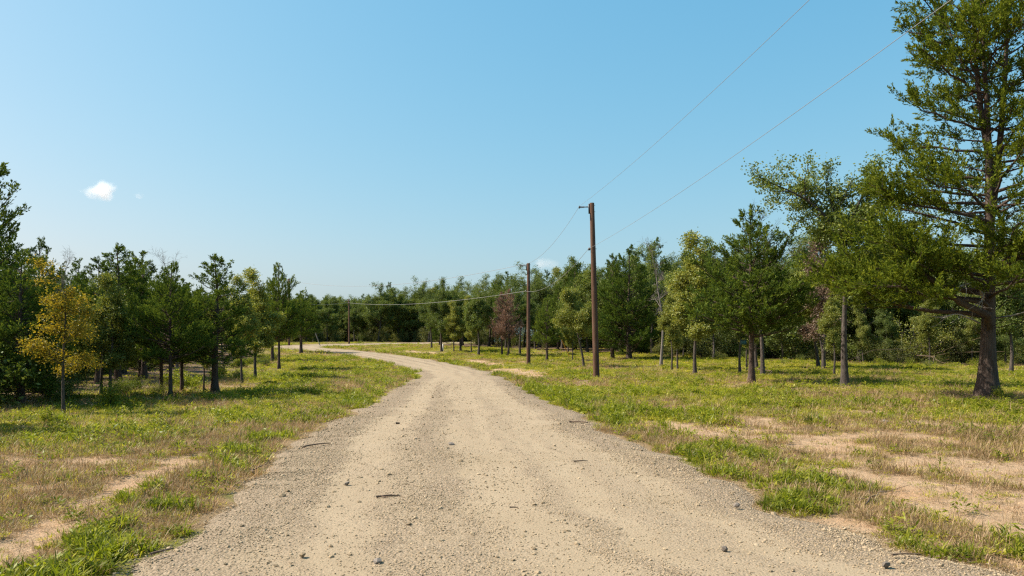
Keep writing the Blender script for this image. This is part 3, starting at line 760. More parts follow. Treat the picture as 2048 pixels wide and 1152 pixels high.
# ---- the great red cedar at the right
def hero_prof(t):
    return float(np.interp(t, [0.14, 0.22, 0.30, 0.44, 0.55, 0.7, 0.82, 0.92, 1.0], [2.0, 3.4, 3.2, 3.1, 2.35, 2.3, 1.9, 1.15, 0.2]))
PI = math.pi
hx, hy = G(1975, 797)
hero = cedar(41, 15.2, 0.235, hero_prof, 3.6, 54, k=26, L=0.12, Wd=0.038, slope=(-2, 42), plume=0.42, sub_gap=0.42, density=1.15, dead=34, flare=2.0, inner=0.30, jit=1.9, pad=1.45, taper=1.25, flat=0.35, mats=('bark_cedar', 'cedar'),
             explicit=[(2.2, PI * 1.04, 3.8, 30, 0.14), (2.6, PI * 0.97, 5.0, 9, 0.09), (2.9, PI * 1.08, 4.7, 6, 0.07), (3.1, PI * 0.9, 4.6, 8, 0.07), (3.3, PI * 1.15, 3.6, 12, 0.07), (3.4, PI * 1.02, 4.2, 10, 0.06), (3.9, PI * 0.95, 3.6, 8, 0.06), (4.3, PI * 1.1, 3.0, 8, 0.05), (3.2, PI * 1.35, 3.2, 8, 0.06), (4.0, PI * 1.55, 3.2, 6, 0.06), (3.6, PI * 1.8, 3.4, 6, 0.06), (4.6, PI * 1.4, 2.8, 8, 0.05),
                       (3.7, PI * 1.25, 3.4, 10, 0.07), (5.6, PI * 1.0, 3.4, 12, 0.07), (6.0, PI * 1.1, 3.3, 10, 0.06), (6.2, PI * 0.9, 3.1, 10, 0.06),
                       (8.6, PI * 1.0, 2.3, 14, 0.05), (9.8, PI * 1.05, 2.4, 22, 0.05), (10.9, PI * 0.95, 2.3, 20, 0.05), (11.7, PI, 2.3, 25, 0.05)],
             forks=[(5.2, 0.25, 0.75, 14.2), (7.4, 2.4, 0.5, 14.8)])
hero_ob = add_tree('cedar', hx, hy, 15.2, 0, "towering old red cedar with thick flared trunk and long low limb, at the right edge", meshes=hero)

hk = hy / F
def HP(px, py, dy=0.0): return ((px - 1975) * hk, dy, (797 - py) * hk)
rngD = np.random.default_rng(3)
for pts, r_ in (([HP(1968, 610), HP(1940, 582, -.5), HP(1912, 574, -.9), HP(1880, 578, -1.2), HP(1850, 592, -1.4)], 0.045), ([HP(1966, 600), HP(1945, 590, -.6), HP(1925, 606, -1.0), HP(1905, 620, -1.3)], 0.03), ([HP(1985, 640), HP(2015, 632, -.4), HP(2048, 618, -.8)], 0.03), ([HP(1958, 648), HP(1920, 640, -.5), HP(1885, 632, -.7), HP(1852, 642, -.8)], 0.035)):
    A = Acc(); Pq = spline(pts, 12); A.tube(Pq, np.linspace(r_, r_ * 0.25, 12), 7)
    for q in range(6):
        p, d = along(Pq, rngD.uniform(0.3, 0.98)); B, _ = wiggle_path(p, d + rngD.normal(size=3) * 0.6, rngD.uniform(0.3, 0.7), 4, rngD, 0.2, 0.0); A.tube(B, np.linspace(r_ * 0.35, 0.004, 5), 4)
    o = ob("dead_limb", A.mesh("dead_limb", M['pale_dead'], True), hero_ob); o["label"] = "bare pale dead limb low on the cedar"

# ---- the tall oak with the arm reaching left
ox, oy = G(1690, 772)
k_ = oy / F
def OP(px, py, dy=0.0): return ((px - 1690) * k_, dy, (772 - py) * k_)
oak_hero = oak(43, 8.6, 0.17, 2.5, 4, mats=('bark_oak', 'oak'), trunk_top=0.70, lean=(-0.1, 0), wig=0.25, leaf_n=26, L=0.12, Wd=0.08, cl_r=0.25, cl_keep=0.85, limbs=[
    ([OP(1686, 560), OP(1668, 450, -.3), OP(1630, 395, -.5), OP(1580, 360, -.6), OP(1530, 338, -.6)], 0.09),
    ([OP(1668, 450), OP(1650, 400, .5), OP(1615, 355, .8), OP(1580, 335, 1.0)], 0.05),
    ([OP(1686, 520), OP(1680, 440, .1), OP(1668, 380, .2), OP(1655, 335, .3)], 0.09),
    ([OP(1684, 470), OP(1695, 410, -.4), OP(1712, 365, -.6), OP(1722, 335, -.6)], 0.07),
    ([OP(1686, 480), OP(1715, 430, .5), OP(1745, 400, .8), OP(1765, 385, 1.0)], 0.06),
    ([OP(1688, 540), OP(1715, 495, -.5), OP(1745, 470, -.9), OP(1775, 455, -1.1)], 0.06),
    ([OP(1686, 500), OP(1700, 470, 1.0), OP(1705, 430, 1.6), OP(1700, 400, 2.0)], 0.06),
    ([OP(1688, 560), OP(1720, 540, .4), OP(1750, 520, .6), OP(1775, 500, .8)], 0.05),
])
add_tree('oak', ox, oy, 7.85, 0, "tall bare-stemmed oak with a crooked leafy arm stretching left above the dark cedar", meshes=oak_hero)

# ---- right side, nearer trees
at_px('cedar_wide', 1503, 765, 418, "broad dark green cedar with wide skirts, standing alone in front of bare branches", rz=0.7, wide=1.06)
at_px('bare_wide', 1525, 0, 405, "leafless dead oak whose grey branches spread behind the broad cedar", rz=1.1, depth=41, wide=1.15)
at_px('oak_slim', 1390, 748, 462, "slender pale oak with thin straight trunk left of the broad cedar", rz=0.3, wide=1.05)
at_px('oak_slim', 1343, 742, 560, "short thin pale oak just left of the slender pale oak", rz=2.0, wide=0.85)
at_px('oak_slim', 1355, 738, 545, "thin pole-like oak between two pale oaks left of the broad cedar", rz=4.0, wide=0.8)
at_px('bare_tall', 1322, 731, 470, "tall dead tree with bare upright stems beside the big twin-topped cedar", rz=0.5, wide=1.0)
at_px('cedar_dense', 1258, 718, 496, "big dense cedar with skirts to the ground, right of the tall utility pole", rz=2.2, wide=1.10)
at_px('cedar_spire', 1225, 716, 505, "pointed cedar spire rising just left of the big dense cedar", rz=1.2, wide=0.9)
at_px('oak_lean', 1168, 733, 572, "small leaning oak with yellow-green crown close to the tall utility pole", rz=0.2, wide=0.85)
at_px('cedar_open', 1094, 721, 592, "green cedar with a bare lower trunk right of the middle utility pole", rz=3.0, wide=0.95)
at_px('oak_slim', 1145, 720, 610, "thin dark-stemmed oak behind the small leaning oak", rz=3.3, wide=0.9)
at_px('cedar_dense', 1150, 0, 528, "dark cedar peeking over the crowns between the two utility poles", rz=4.4, depth=86, wide=0.8)
at_px('cedar_brown', 1004, 712, 588, "dead brown cedar, left one of the close pair near the middle utility pole", rz=0.2, wide=0.95)
at_px('cedar_brown', 1017, 713, 582, "dead brown cedar, right one of the close pair near the middle utility pole", rz=2.9, wide=0.95)
at_px('oak_lean', 1637, 735, 545, "dark oak with leaning crooked trunk behind the broad cedar", rz=0.4, wide=1.0)
at_px('oak_brown', 1648, 0, 470, "oak with withered pinkish brown leaves behind the tall bare-stemmed oak", rz=0.9, depth=50, wide=1.0)
at_px('oak_slim', 1668, 750, 560, "short dark-trunked oak hugging the left of the tall bare-stemmed oak", rz=1.9, wide=0.9)
at_px('oak_tall', 1480, 748, 520, "straight dark-trunked oak left of the broad cedar's trunk", rz=5.0, wide=0.75)
at_px('oak_slim', 1494, 742, 540, "thin dark oak stem right behind the broad cedar's trunk", rz=5.9, wide=0.8)
at_px('oak_dark', 1513, 736, 500, "thick dark oak standing right behind the broad cedar", rz=2.6, wide=0.8)
at_px('oak_tall', 2022, 745, 480, "dark-stemmed oak behind the towering red cedar at the right edge", rz=1.4, wide=0.9)

# ---- middle distance, right of the bend
at_px('oak_round', 883, 703, 553, "thick forked oak at the front of the wood right of the bend", rz=0.9, wide=0.85)
at_px('oak_tall', 957, 711, 546, "tall straight-trunked oak left of the dead brown cedars", rz=2.1, wide=0.9)
at_px('oak_slim', 908, 705, 600, "slender curved oak between the forked oak and the tall straight oak", rz=0.2, wide=1.1)
at_px('oak_tall', 921, 703, 556, "dark oak just right of the slender curved oak beyond the bend", rz=4.2, wide=0.9)
at_px('oak_slim', 943, 707, 590, "thin-stemmed oak tucked left of the tall straight oak", rz=5.3, wide=0.9)
at_px('oak_tall', 863, 696, 565, "narrow oak standing just left of the thick forked oak", rz=3.6, wide=0.85)
at_px('oak_dark', 1040, 709, 552, "dark oak behind the middle utility pole", rz=3.6, wide=0.8)

# ---- left side
at_px('cedar_dense', -32, 0, 296, "tall dense cedar cut by the left edge of the view", rz=0.4, wide=1.0, depth=22.5)
at_px('cedar_dense', 42, 812, 512, "dense dark cedar with skirts to the ground behind the yellow elm", rz=2.4, wide=1.15)
at_px('elm_yellow', 127, 828, 512, "slim elm with yellow autumn leaves at the front of the left wood", rz=1.2, wide=1.1)
at_px('oak_slim', 221, 800, 548, "thin oak with dark stem right of the yellow elm", rz=1.0, wide=1.1)
at_px('oak_round', 203, 795, 560, "low bushy oak between the yellow elm and the thin dark-stemmed oak", rz=2.6, wide=0.75)
at_px('cedar_wide', 341, 797, 528, "full green cedar with pale straight trunk at the left wood's front", rz=3.9, wide=0.86)
at_px('cedar_open', 322, 790, 560, "thin-trunked cedar crowding the left of the full green cedar", rz=0.3, wide=0.9)
at_px('cedar_open', 364, 786, 565, "thin-trunked cedar crowding the right of the full green cedar", rz=4.5, wide=0.85)
at_px('cedar_spire', 430, 787, 508, "pointed tiered cedar, tallest of the left wood's front row", rz=1.4, wide=1.35)
at_px('oak_slim', 407, 782, 590, "thin pale oak tucked left of the pointed tiered cedar", rz=2.2, wide=0.8)
at_px('oak_slim', 511, 757, 535, "oak with yellow-tinged leaves between two cedars of the left wood", rz=0.6, wide=1.1)
at_px('oak_slim', 484, 766, 545, "oak with twin pale trunk right of the pointed tiered cedar", rz=5.1, wide=0.9)
at_px('cedar_wide', 558, 740, 532, "dark layered cedar near the left end of the gravel bend", rz=0.9, wide=0.78)
at_px('cedar_open', 602, 706, 585, "small cedar leaning over the far road at the left wood's tip", rz=2.0, wide=1.3)
at_px('cedar_open', 545, 723, 560, "cedar half hidden behind the dark layered cedar", rz=4.0, wide=1.0)
at_px('cedar_spire', 236, 0, 487, "tall cedar poking above the left wood behind the thin oak", rz=0.5, depth=36, wide=1.2)
at_px('cedar_spire', 196, 0, 512, "cedar rising behind the yellow elm on its right", rz=2.5, depth=34, wide=1.1)
at_px('cedar_open', 288, 0, 510, "flat-topped cedar rising behind the full green cedar on its left", rz=1.5, depth=38, wide=1.2)
at_px('bare_tall', 352, 0, 495, "dead tree whose bare twigs stick up above the full green cedar", rz=1.5, depth=34, wide=1.1)
at_px('bare_tall', 118, 0, 500, "dead tree with thin bare twigs above the yellow elm", rz=3.5, depth=25, wide=0.9)

# ---- the standing wood behind, each tree by itself
rngF = np.random.default_rng(77)
front = [(o.location.x, o.location.y) for o in C.objects if o.type == 'EMPTY']
mixR = ['oak_tall', 'oak_dark', 'oak_round', 'oak_low', 'oak_broad', 'oak_slim', 'oak_broad', 'oak_low', 'cedar_open', 'cedar_dense']
mixL = ['cedar_dense', 'cedar_open', 'oak_slim', 'cedar_dense', 'cedar_spire', 'oak_round', 'cedar_dense']
def far_enough(x, y, r):
    return all((x - a) ** 2 + (y - b) ** 2 > r * r for a, b in front)
def in_view(x, y, pad=3.0):
    return y > 2 and abs(x) < 0.70 * y + pad
LABEL_R = {'oak': "leafy oak in the wood behind the meadow right of the road", 'cedar': "cedar in the wood behind the meadow right of the road"}
LABEL_L = {'oak': "leafy oak deep in the shady wood on the left", 'cedar': "dark cedar deep in the shady wood on the left"}
LABEL_F = {'oak': "leafy oak in the wood beyond the far bend of the road", 'cedar': "cedar in the wood beyond the far bend of the road"}
cnt = 0
FILL = []
_add = add_tree
def add_fill(p, *a):
    o = _add(p, *a); o.rotation_euler.x = rngF.normal() * 0.04; o.rotation_euler.y = rngF.normal() * 0.04; o['proto'] = p; FILL.append(o)
xx = -36.0
for row in range(4):                                    # right wood
    x = -14.0 + rngF.uniform(0, 2)
    while x < 62:
        y = float(right_edge(x)) + 1.5 + row * 5.5 + rngF.uniform(-1.2, 2.4)
        if in_view(x, y, 5) and not (row == 0 and x > 14) and far_enough(x, y, 1.7) and road_edge([x], [y])[0][0] > 2.5:
            p = mixR[rngF.integers(len(mixR))]
            far = sstep(0, 25, x)
            H = rngF.uniform(8.4, 10.8) * (1 + 0.16 * float(sstep(2, 16, x))) * (1.0 if row else 0.85)
            kd = p.split('_')[0]
            add_fill(p, x, y, H, rngF.uniform(0, 6.28), LABEL_R[kd], kd + "s of the right wood", rngF.uniform(0.8, 1.05))
            front.append((x, y)); cnt += 1
        x += rngF.uniform(2.2, 3.7) * (1 + 0.10 * row)
x = 6.0
while x < 50:                                           # thin young stems at the wood's front
    y = float(right_edge(x)) + rngF.uniform(-1.5, 2.5)
    if in_view(x, y, 2) and far_enough(x, y, 1.0):
        p = ['oak_slim', 'oak_slim', 'oak_lean', 'oak_low'][rngF.integers(4)]
        add_fill(p, x, y, rngF.uniform(4.2, 7.0), rngF.uniform(0, 6.28), "", "young oaks at the front of the right wood", rngF.uniform(0.7, 0.95)); front.append((x, y))
    x += rngF.uniform(1.6, 3.6)
for row in range(3):                                    # beyond the far bend
    x = -62.0
    while x < -12:
        y = float(np.interp(x, [-62, -36, -26, -12], [112, 118, 124, 128])) + row * 6 + rngF.uniform(-1.5, 2.5)
        if far_enough(x, y, 1.8) and road_edge([x], [y])[0][0] > 3 and in_view(x, y, 4):
            p = mixR[rngF.integers(len(mixR))]; kd = p.split('_')[0]
            H = rngF.uniform(6.0, 8.2) if x < -24 else rngF.uniform(8.5, 10.8)
            add_fill(p, x, y, H, rngF.uniform(0, 6.28), LABEL_F[kd], kd + "s beyond the bend", rngF.uniform(0.85, 1.1)); front.append((x, y)); cnt += 1
        x += rngF.uniform(2.6, 4.4)
for row in range(4):                                    # left wood
    y = 9.0
    while y < 100:
        x = float(left_edge(y)) - 1.0 - row * 3.6 - rngF.uniform(-0.6, 1.8) - 3.5 * float(sstep(23, 30, y))
        if far_enough(x, y, 1.5) and not (15.5 < y < 20.8 and x > -22) and in_view(x, y, 7) and road_edge([x], [y])[0][0] > 3:
            p = mixL[rngF.integers(len(mixL))]; kd = p.split('_')[0]
            H = rngF.uniform(5.2, 6.8) * (1 + 0.05 * row)
            add_fill(p, x, y, H, rngF.uniform(0, 6.28), LABEL_L[kd], kd + "s of the left wood", rngF.uniform(0.85, 1.15)); front.append((x, y)); cnt += 1
        y += rngF.uniform(2.0, 3.6) * (1 + 0.012 * y)
for i in range(46):
    if i % 2: x = rngF.uniform(9, 40); y = float(right_edge(x)) + rngF.uniform(-7, 1.5)
    else: y = rngF.uniform(18, 70); x = float(left_edge(y)) + rngF.uniform(-1.5, 1.2)
    if in_view(x, y, 0) and road_edge([x], [y])[0][0] > 3:
        p = ['sapling', 'sapling', 'shrub_green', 'shrub_pale'][rngF.integers(4)]
        add_fill(p, x, y, rngF.uniform(0.35, 0.95), rngF.uniform(0, 6.28), "", "low growth at the feet of the trees", rngF.uniform(0.9, 1.5))
LABEL_S = {'R': "leafy undergrowth shrub along the edge of the right wood", 'L': "shady undergrowth shrub along the edge of the left wood", 'F': "shrub at the foot of the wood beyond the bend"}
sh = ['shrub_grey', 'shrub_green', 'shrub_pale', 'shrub_grey']
for row in range(3):
    x = -16.0
    while x < 55:
        y = float(right_edge(x)) + (0.5 if x > 13 else 9) + row * 4 + rngF.uniform(-1.0, 2.0)
        if in_view(x, y, 3) and road_edge([x], [y])[0][0] > 2.5:
            p = sh[rngF.integers(4)]
            add_fill(p, x, y, (rngF.uniform(0.8, 2.6) if row == 0 else rngF.uniform(1.8, 4.6)) * (0.7 if x < 13 else 1.0), rngF.uniform(0, 6.28), LABEL_S['R'], "undergrowth shrubs of the right wood", rngF.uniform(0.9, 1.4))
        x += rngF.uniform(1.4, 3.0) * (1.7 if row == 0 else 1.0)
for row in range(2):
    y = 10.0
    while y < 90:
        x = float(left_edge(y)) - 1.6 - row * 3 - rngF.uniform(-0.5, 1.5) - 5.5 * float(sstep(23, 30, y))
        if in_view(x, y, 3):
            add_fill(sh[rngF.integers(4)], x, y, rngF.uniform(1.1, 2.6), rngF.uniform(0, 6.28), LABEL_S['L'], "undergrowth shrubs of the left wood", rngF.uniform(0.9, 1.3))
        y += rngF.uniform(1.8, 3.4) * (1 + 0.01 * y)
x = -58.0
while x < -14:
    y = float(np.interp(x, [-62, -36, -26, -12], [112, 118, 124, 128])) + rngF.uniform(-1.5, 4)
    if road_edge([x], [y])[0][0] > 2.0 and in_view(x, y, 2):
        add_fill(sh[rngF.integers(4)], x, y, rngF.uniform(1.5, 3.0), rngF.uniform(0, 6.28), LABEL_S['F'], "shrubs beyond the bend", rngF.uniform(1.0, 1.5))
    x += rngF.uniform(1.6, 2.8)
at_px('sapling', 2002, 800, 772, "small leafy shoot at the foot of the towering red cedar", rz=0.3, wide=1.2)
at_px('sapling', 98, 850, 812, "pale leafy sapling in front of the yellow elm", rz=1.3, wide=1.0)

KINDNAME = {'oak_tall': 'tall-crowned oak', 'oak_dark': 'high dark oak', 'oak_round': 'round-crowned oak', 'oak_low': 'low-branched oak', 'oak_lean': 'leaning pale oak', 'oak_broad': 'broad-crowned oak', 'oak_slim': 'slim pale oak', 'cedar_open': 'open-crowned cedar', 'cedar_dense': 'dense cedar', 'cedar_spire': 'pointed cedar',
            'sapling': 'low leafy sapling', 'shrub_grey': 'grey-green shrub', 'shrub_green': 'deep green shrub', 'shrub_pale': 'pale-stemmed shrub'}
MARKS = [(-18, 'the cedar at the left edge'), (127, 'the yellow elm'), (341, 'the full green cedar'), (430, 'the pointed tiered cedar'), (558, 'the dark layered cedar'), (698, 'the small far pole'), (883, 'the thick forked oak'),
         (1010, 'the dead brown cedars'), (1057, 'the middle pole'), (1193, 'the tallest pole'), (1258, 'the big dense cedar'), (1390, 'the slender pale oak'), (1503, 'the broad cedar'), (1690, 'the bare-stemmed oak'), (1850, 'the low cedar limb'), (1975, 'the towering red cedar')]
ORD = ['first', 'second', 'third', 'fourth', 'fifth', 'sixth', 'seventh', 'eighth', 'ninth', 'tenth', 'eleventh', 'twelfth']
by = {}
for o in FILL:
    px = CX + F * o.location.x / o.location.y
    mk = min(MARKS, key=lambda q: abs(q[0] - px))[1]
    by.setdefault((KINDNAME[o["proto"]], mk, o["group"].startswith("low growth")), []).append((px, o))
for (kn, mk, _lg), L_ in by.items():
    L_.sort(key=lambda q: q[0])
    for i, (px, o) in enumerate(L_):
        if o["group"].startswith("low growth"): kn_, rel = "small low " + kn.replace("low ", ""), "near"
        else: kn_, rel = kn, "behind"
        o["label"] = "%s %s %s" % (kn_, rel, mk) if len(L_) == 1 else "%s %s %s, %s from the left" % (kn_, rel, mk, ORD[min(i, 11)])
for o in FILL: del o["proto"]

# ------------------------------------------------------------------ scattering (ground cover that nobody could count)
def proto_coll(name, meshes):
    c = bpy.data.collections.new(name)
    for i, me in enumerate(meshes):
        o = bpy.data.objects.new("%s_%02d" % (name, i), me); c.objects.link(o)
    return c

def scatter(name, label, pts, rot, scl, idx, coll, mat):
    me = bpy.data.meshes.new(name); n = len(pts)
    me.vertices.add(n); me.vertices.foreach_set("co", np.asarray(pts, np.float32).ravel())
    a = me.attributes.new("rot", 'FLOAT_VECTOR', 'POINT'); a.data.foreach_set("vector", np.asarray(rot, np.float32).ravel())
    a = me.attributes.new("scl", 'FLOAT_VECTOR', 'POINT'); a.data.foreach_set("vector", np.asarray(scl, np.float32).ravel())
    a = me.attributes.new("idx", 'INT', 'POINT'); a.data.foreach_set("value", np.asarray(idx, np.int32))
    me.materials.append(mat)
    o = ob(name, me); tag(o, label, name.replace('_', ' ').split()[0], kind="stuff")
    ng = bpy.data.node_groups.new(name + "_scatter", 'GeometryNodeTree')
    ng.interface.new_socket("Geometry", in_out='INPUT', socket_type='NodeSocketGeometry')
    ng.interface.new_socket("Geometry", in_out='OUTPUT', socket_type='NodeSocketGeometry')
    gi = ng.nodes.new("NodeGroupInput"); go = ng.nodes.new("NodeGroupOutput")
    ip = ng.nodes.new("GeometryNodeInstanceOnPoints"); ci = ng.nodes.new("GeometryNodeCollectionInfo")
    ci.inputs["Collection"].default_value = coll; ci.inputs["Separate Children"].default_value = True; ci.inputs["Reset Children"].default_value = True
    def na(nm, t):
        q = ng.nodes.new("GeometryNodeInputNamedAttribute"); q.data_type = t; q.inputs["Name"].default_value = nm; return q.outputs[0]
    er = ng.nodes.new("FunctionNodeEulerToRotation")
    ng.links.new(na("rot", 'FLOAT_VECTOR'), er.inputs[0])
    ng.links.new(gi.outputs[0], ip.inputs["Points"]); ng.links.new(ci.outputs[0], ip.inputs["Instance"])
    ip.inputs["Pick Instance"].default_value = True
    ng.links.new(na("idx", 'INT'), ip.inputs["Instance Index"])
    ng.links.new(er.outputs[0], ip.inputs["Rotation"]); ng.links.new(na("scl", 'FLOAT_VECTOR'), ip.inputs["Scale"])
    ng.links.new(ip.outputs[0], go.inputs[0])
    md = o.modifiers.new("scatter", 'NODES'); md.node_group = ng
    return o

wcoll = proto_coll("wood_crown", [PROTO[k][1] for k in ('cedar_dense', 'oak_tall', 'oak_dark', 'shrub_grey', 'shrub_green')])
WH = np.array([PROTO[k][2] for k in ('cedar_dense', 'oak_tall', 'oak_dark', 'shrub_grey', 'shrub_green')])
rngW = np.random.default_rng(15)
wx, wy = [], []
x = rngW.uniform(-20, 95, 2600); y = rngW.uniform(50, 175, 2600); d = y - right_edge(x)
k = (d > 19) & (d < 42) & (np.abs(x) < 0.70 * y + 5) & (road_edge(x, y)[0] > 4); wx.append(x[k]); wy.append(y[k])
x = rngW.uniform(-75, -10, 1500); y = rngW.uniform(134, 165, 1500); k = (np.abs(x) < 0.70 * y + 5) & (road_edge(x, y)[0] > 4); wx.append(x[k]); wy.append(y[k])
x = rngW.uniform(-80, -20, 2600); y = rngW.uniform(18, 120, 2600); d = left_edge(y) - x
k = (d > 14) & (d < 32) & (np.abs(x) < 0.70 * y + 6) & (road_edge(x, y)[0] > 4); wx.append(x[k]); wy.append(y[k])
wx = np.concatenate(wx); wy = np.concatenate(wy); nw = len(wx)
wi = rngW.choice(5, nw, p=[.10, .26, .26, .20, .18]); wh = np.where(wi < 3, rngW.uniform(8.0, 10.4, nw), rngW.uniform(2.8, 4.6, nw)) * np.where(wx < -16, np.where(wy < 120, 0.66, 0.85), 1.0 + 0.14 * sstep(2, 16, wx))
ws = wh / WH[wi]; wid = np.where(wi < 3, 1.0, 0.8)
scatter("woodland", "dense dark mass of woodland behind the front rows of trees", np.stack([wx, wy, theight(wx, wy)], 1), np.stack([0 * wx, 0 * wx, rngW.uniform(0, 6.28, nw)], 1), np.stack([ws * wid, ws * wid, ws], 1), wi, wcoll, M['oak'])

def tuft(seed, n, r, h, w, mat, lay=0.4, bend=0.35):
    """curved blades, each of two quads tapering to a point"""
    rng = np.random.default_rng(seed); A = Acc()
    a = rng.uniform(0, 6.28, n); q = r * np.sqrt(rng.uniform(0, 1, n))
    b = np.stack([np.cos(a) * q, np.sin(a) * q, np.full(n, -0.01)], 1)
    az = a + rng.normal(size=n) * 0.9
    hh = h * rng.uniform(0.5, 1.2, n); ly = np.abs(rng.normal(size=n)) * lay
    d1 = np.stack([np.cos(az) * ly, np.sin(az) * ly, np.ones(n)], 1); d1 /= np.linalg.norm(d1, axis=1)[:, None]
    d2 = d1 + np.stack([np.cos(az), np.sin(az), -0.5 * np.ones(n)], 1) * (bend * rng.uniform(0.4, 1.8, n))[:, None]; d2 /= np.linalg.norm(d2, axis=1)[:, None]
    sd = np.stack([-np.sin(az), np.cos(az), np.zeros(n)], 1) * (w * rng.uniform(0.6, 1.3, n) / 2)[:, None]
    m = b + d1 * (hh * 0.55)[:, None]; t = m + d2 * (hh * 0.5)[:, None]
    v = np.stack([b - sd * 0.8, b + sd * 0.8, m + sd, m - sd, t + sd * 0.12, t - sd * 0.12], 1).reshape(-1, 3)
    i = np.arange(n)[:, None] * 6
    f = np.concatenate([i + np.array([[0, 1, 2, 3]]), i + np.array([[3, 2, 4, 5]])])
    A.add(v, f)
    return A.mesh("tuft", mat)

def weed(seed, n, r, h, L, Wd, mat):
    rng = np.random.default_rng(seed); A = Acc()
    a = rng.uniform(0, 6.28, n); q = r * rng.uniform(0, 1, n)
    pos = np.stack([np.cos(a) * q, np.sin(a) * q, h * rng.uniform(0.05, 1, n) * (1.1 - q / r)], 1)
    ax = np.stack([np.cos(a), np.sin(a), rng.uniform(-0.2, 0.9, n)], 1) + rng.normal(size=(n, 3)) * 0.35
    A.leaves(pos, ax, L * rng.uniform(0.6, 1.3, n), Wd * rng.uniform(0.7, 1.2, n), rng, flat=0.6)
    return A.mesh("weed", mat)

g, gl, st = M['grass'], M['grass_lush'], M['straw']
GRASS = [tuft(1, 26, 0.09, 0.075, 0.007, g, 0.9, 0.7), tuft(2, 30, 0.11, 0.085, 0.007, g, 1.1, 0.8), tuft(3, 34, 0.12, 0.06, 0.008, g, 1.5, 0.9),   # 0-2 short green
         tuft(4, 34, 0.09, 0.17, 0.010, gl, 0.5, 0.6), tuft(5, 30, 0.10, 0.13, 0.012, gl, 0.8, 0.8),                                                # 3-4 lush
         tuft(6, 26, 0.12, 0.10, 0.005, st, 1.3, 0.6), tuft(7, 22, 0.12, 0.15, 0.004, st, 0.9, 0.5), tuft(8, 30, 0.14, 0.05, 0.006, st, 2.5, 0.5),    # 5-7 dry
         weed(9, 44, 0.13, 0.12, 0.06, 0.028, gl), weed(10, 60, 0.16, 0.045, 0.035, 0.024, g), weed(11, 40, 0.11, 0.17, 0.07, 0.022, gl)]            # 8-10 broad leaves
gcoll = proto_coll("grass_clump", GRASS)
rngG = np.random.default_rng(5)
P_, R_, S_, I_ = [], [], [], []
for (y0, y1, dens, s0) in [(4.2, 9, 330, 0.85), (9, 15, 190, 1.0), (15, 26, 85, 1.25), (26, 46, 30, 1.8), (46, 75, 10, 2.7), (75, 112, 4, 3.6)]:
    wmax = 0.72 * y1 + 2
    n = int(dens * 2 * wmax * (y1 - y0))
    x = rngG.uniform(-wmax, wmax, n); y = rngG.uniform(y0, y1, n)
    k = np.abs(x) < 0.72 * y + 2; x, y = x[k], y[k]
    e, side, gg, dd, ss, ll, ge = masks(x, y)
    keep = (e > -0.05) & (rngG.uniform(size=len(x)) < np.clip(gg * 0.95 + dd * 0.40 * (1 - ss) + 0.09, 0.09, 1) * (1 - 0.6 * ll))
    keep &= ~((ll > 0.9) & (rngG.uniform(size=len(x)) < 0.6))
    x, y, e, gg, dd, ss, ll, ge = [v[keep] for v in (x, y, e, gg, dd, ss, ll, ge)]
    n = len(x); r = rngG.uniform(size=n)
    lush = fbm(x / 2.3 + 30, y / 2.3, 101)
    isdry = r < np.clip(dd * 0.75 + 0.07 - 0.5 * ge, 0.05, 0.9)
    islush = (~isdry) & (rngG.uniform(size=n) < np.clip(ge * 0.7 + 0.08 * (lush > 0.58), 0.01, 0.8))
    isweed = (~isdry) & (~islush) & (rngG.uniform(size=n) < 0.12 + 0.25 * (lush > 0.60))
    idx = rngG.integers(0, 3, n)
    idx[isdry] = rngG.integers(5, 8, isdry.sum()); idx[islush] = rngG.choice([3, 4, 8, 10], islush.sum(), p=[.3, .4, .15, .15]); idx[isweed] = rngG.choice([8, 9, 9, 10], isweed.sum())
    onsand = (ss > 0.5) & (rngG.uniform(size=n) < 0.8); idx[onsand] = rngG.choice([5, 7, 7, 2], onsand.sum())
    sc = s0 * rngG.uniform(0.6, 1.35, n) * (0.75 + 0.6 * lush) * np.where(onsand, 0.7, 1.0)
    hz = np.clip(sc * rngG.uniform(0.7, 1.2, n), 0, 1.7)
    P_.append(np.stack([x, y, theight(x, y, e)], 1)); R_.append(np.stack([rngG.normal(size=n) * 0.12, rngG.normal(size=n) * 0.12, rngG.uniform(0, 6.28, n)], 1))
    S_.append(np.stack([sc, sc, hz], 1)); I_.append(idx)
scatter("grass_cover", "green and straw coloured grass and weeds covering the meadow", np.vstack(P_), np.vstack(R_), np.vstack(S_), np.concatenate(I_), gcoll, M['grass'])

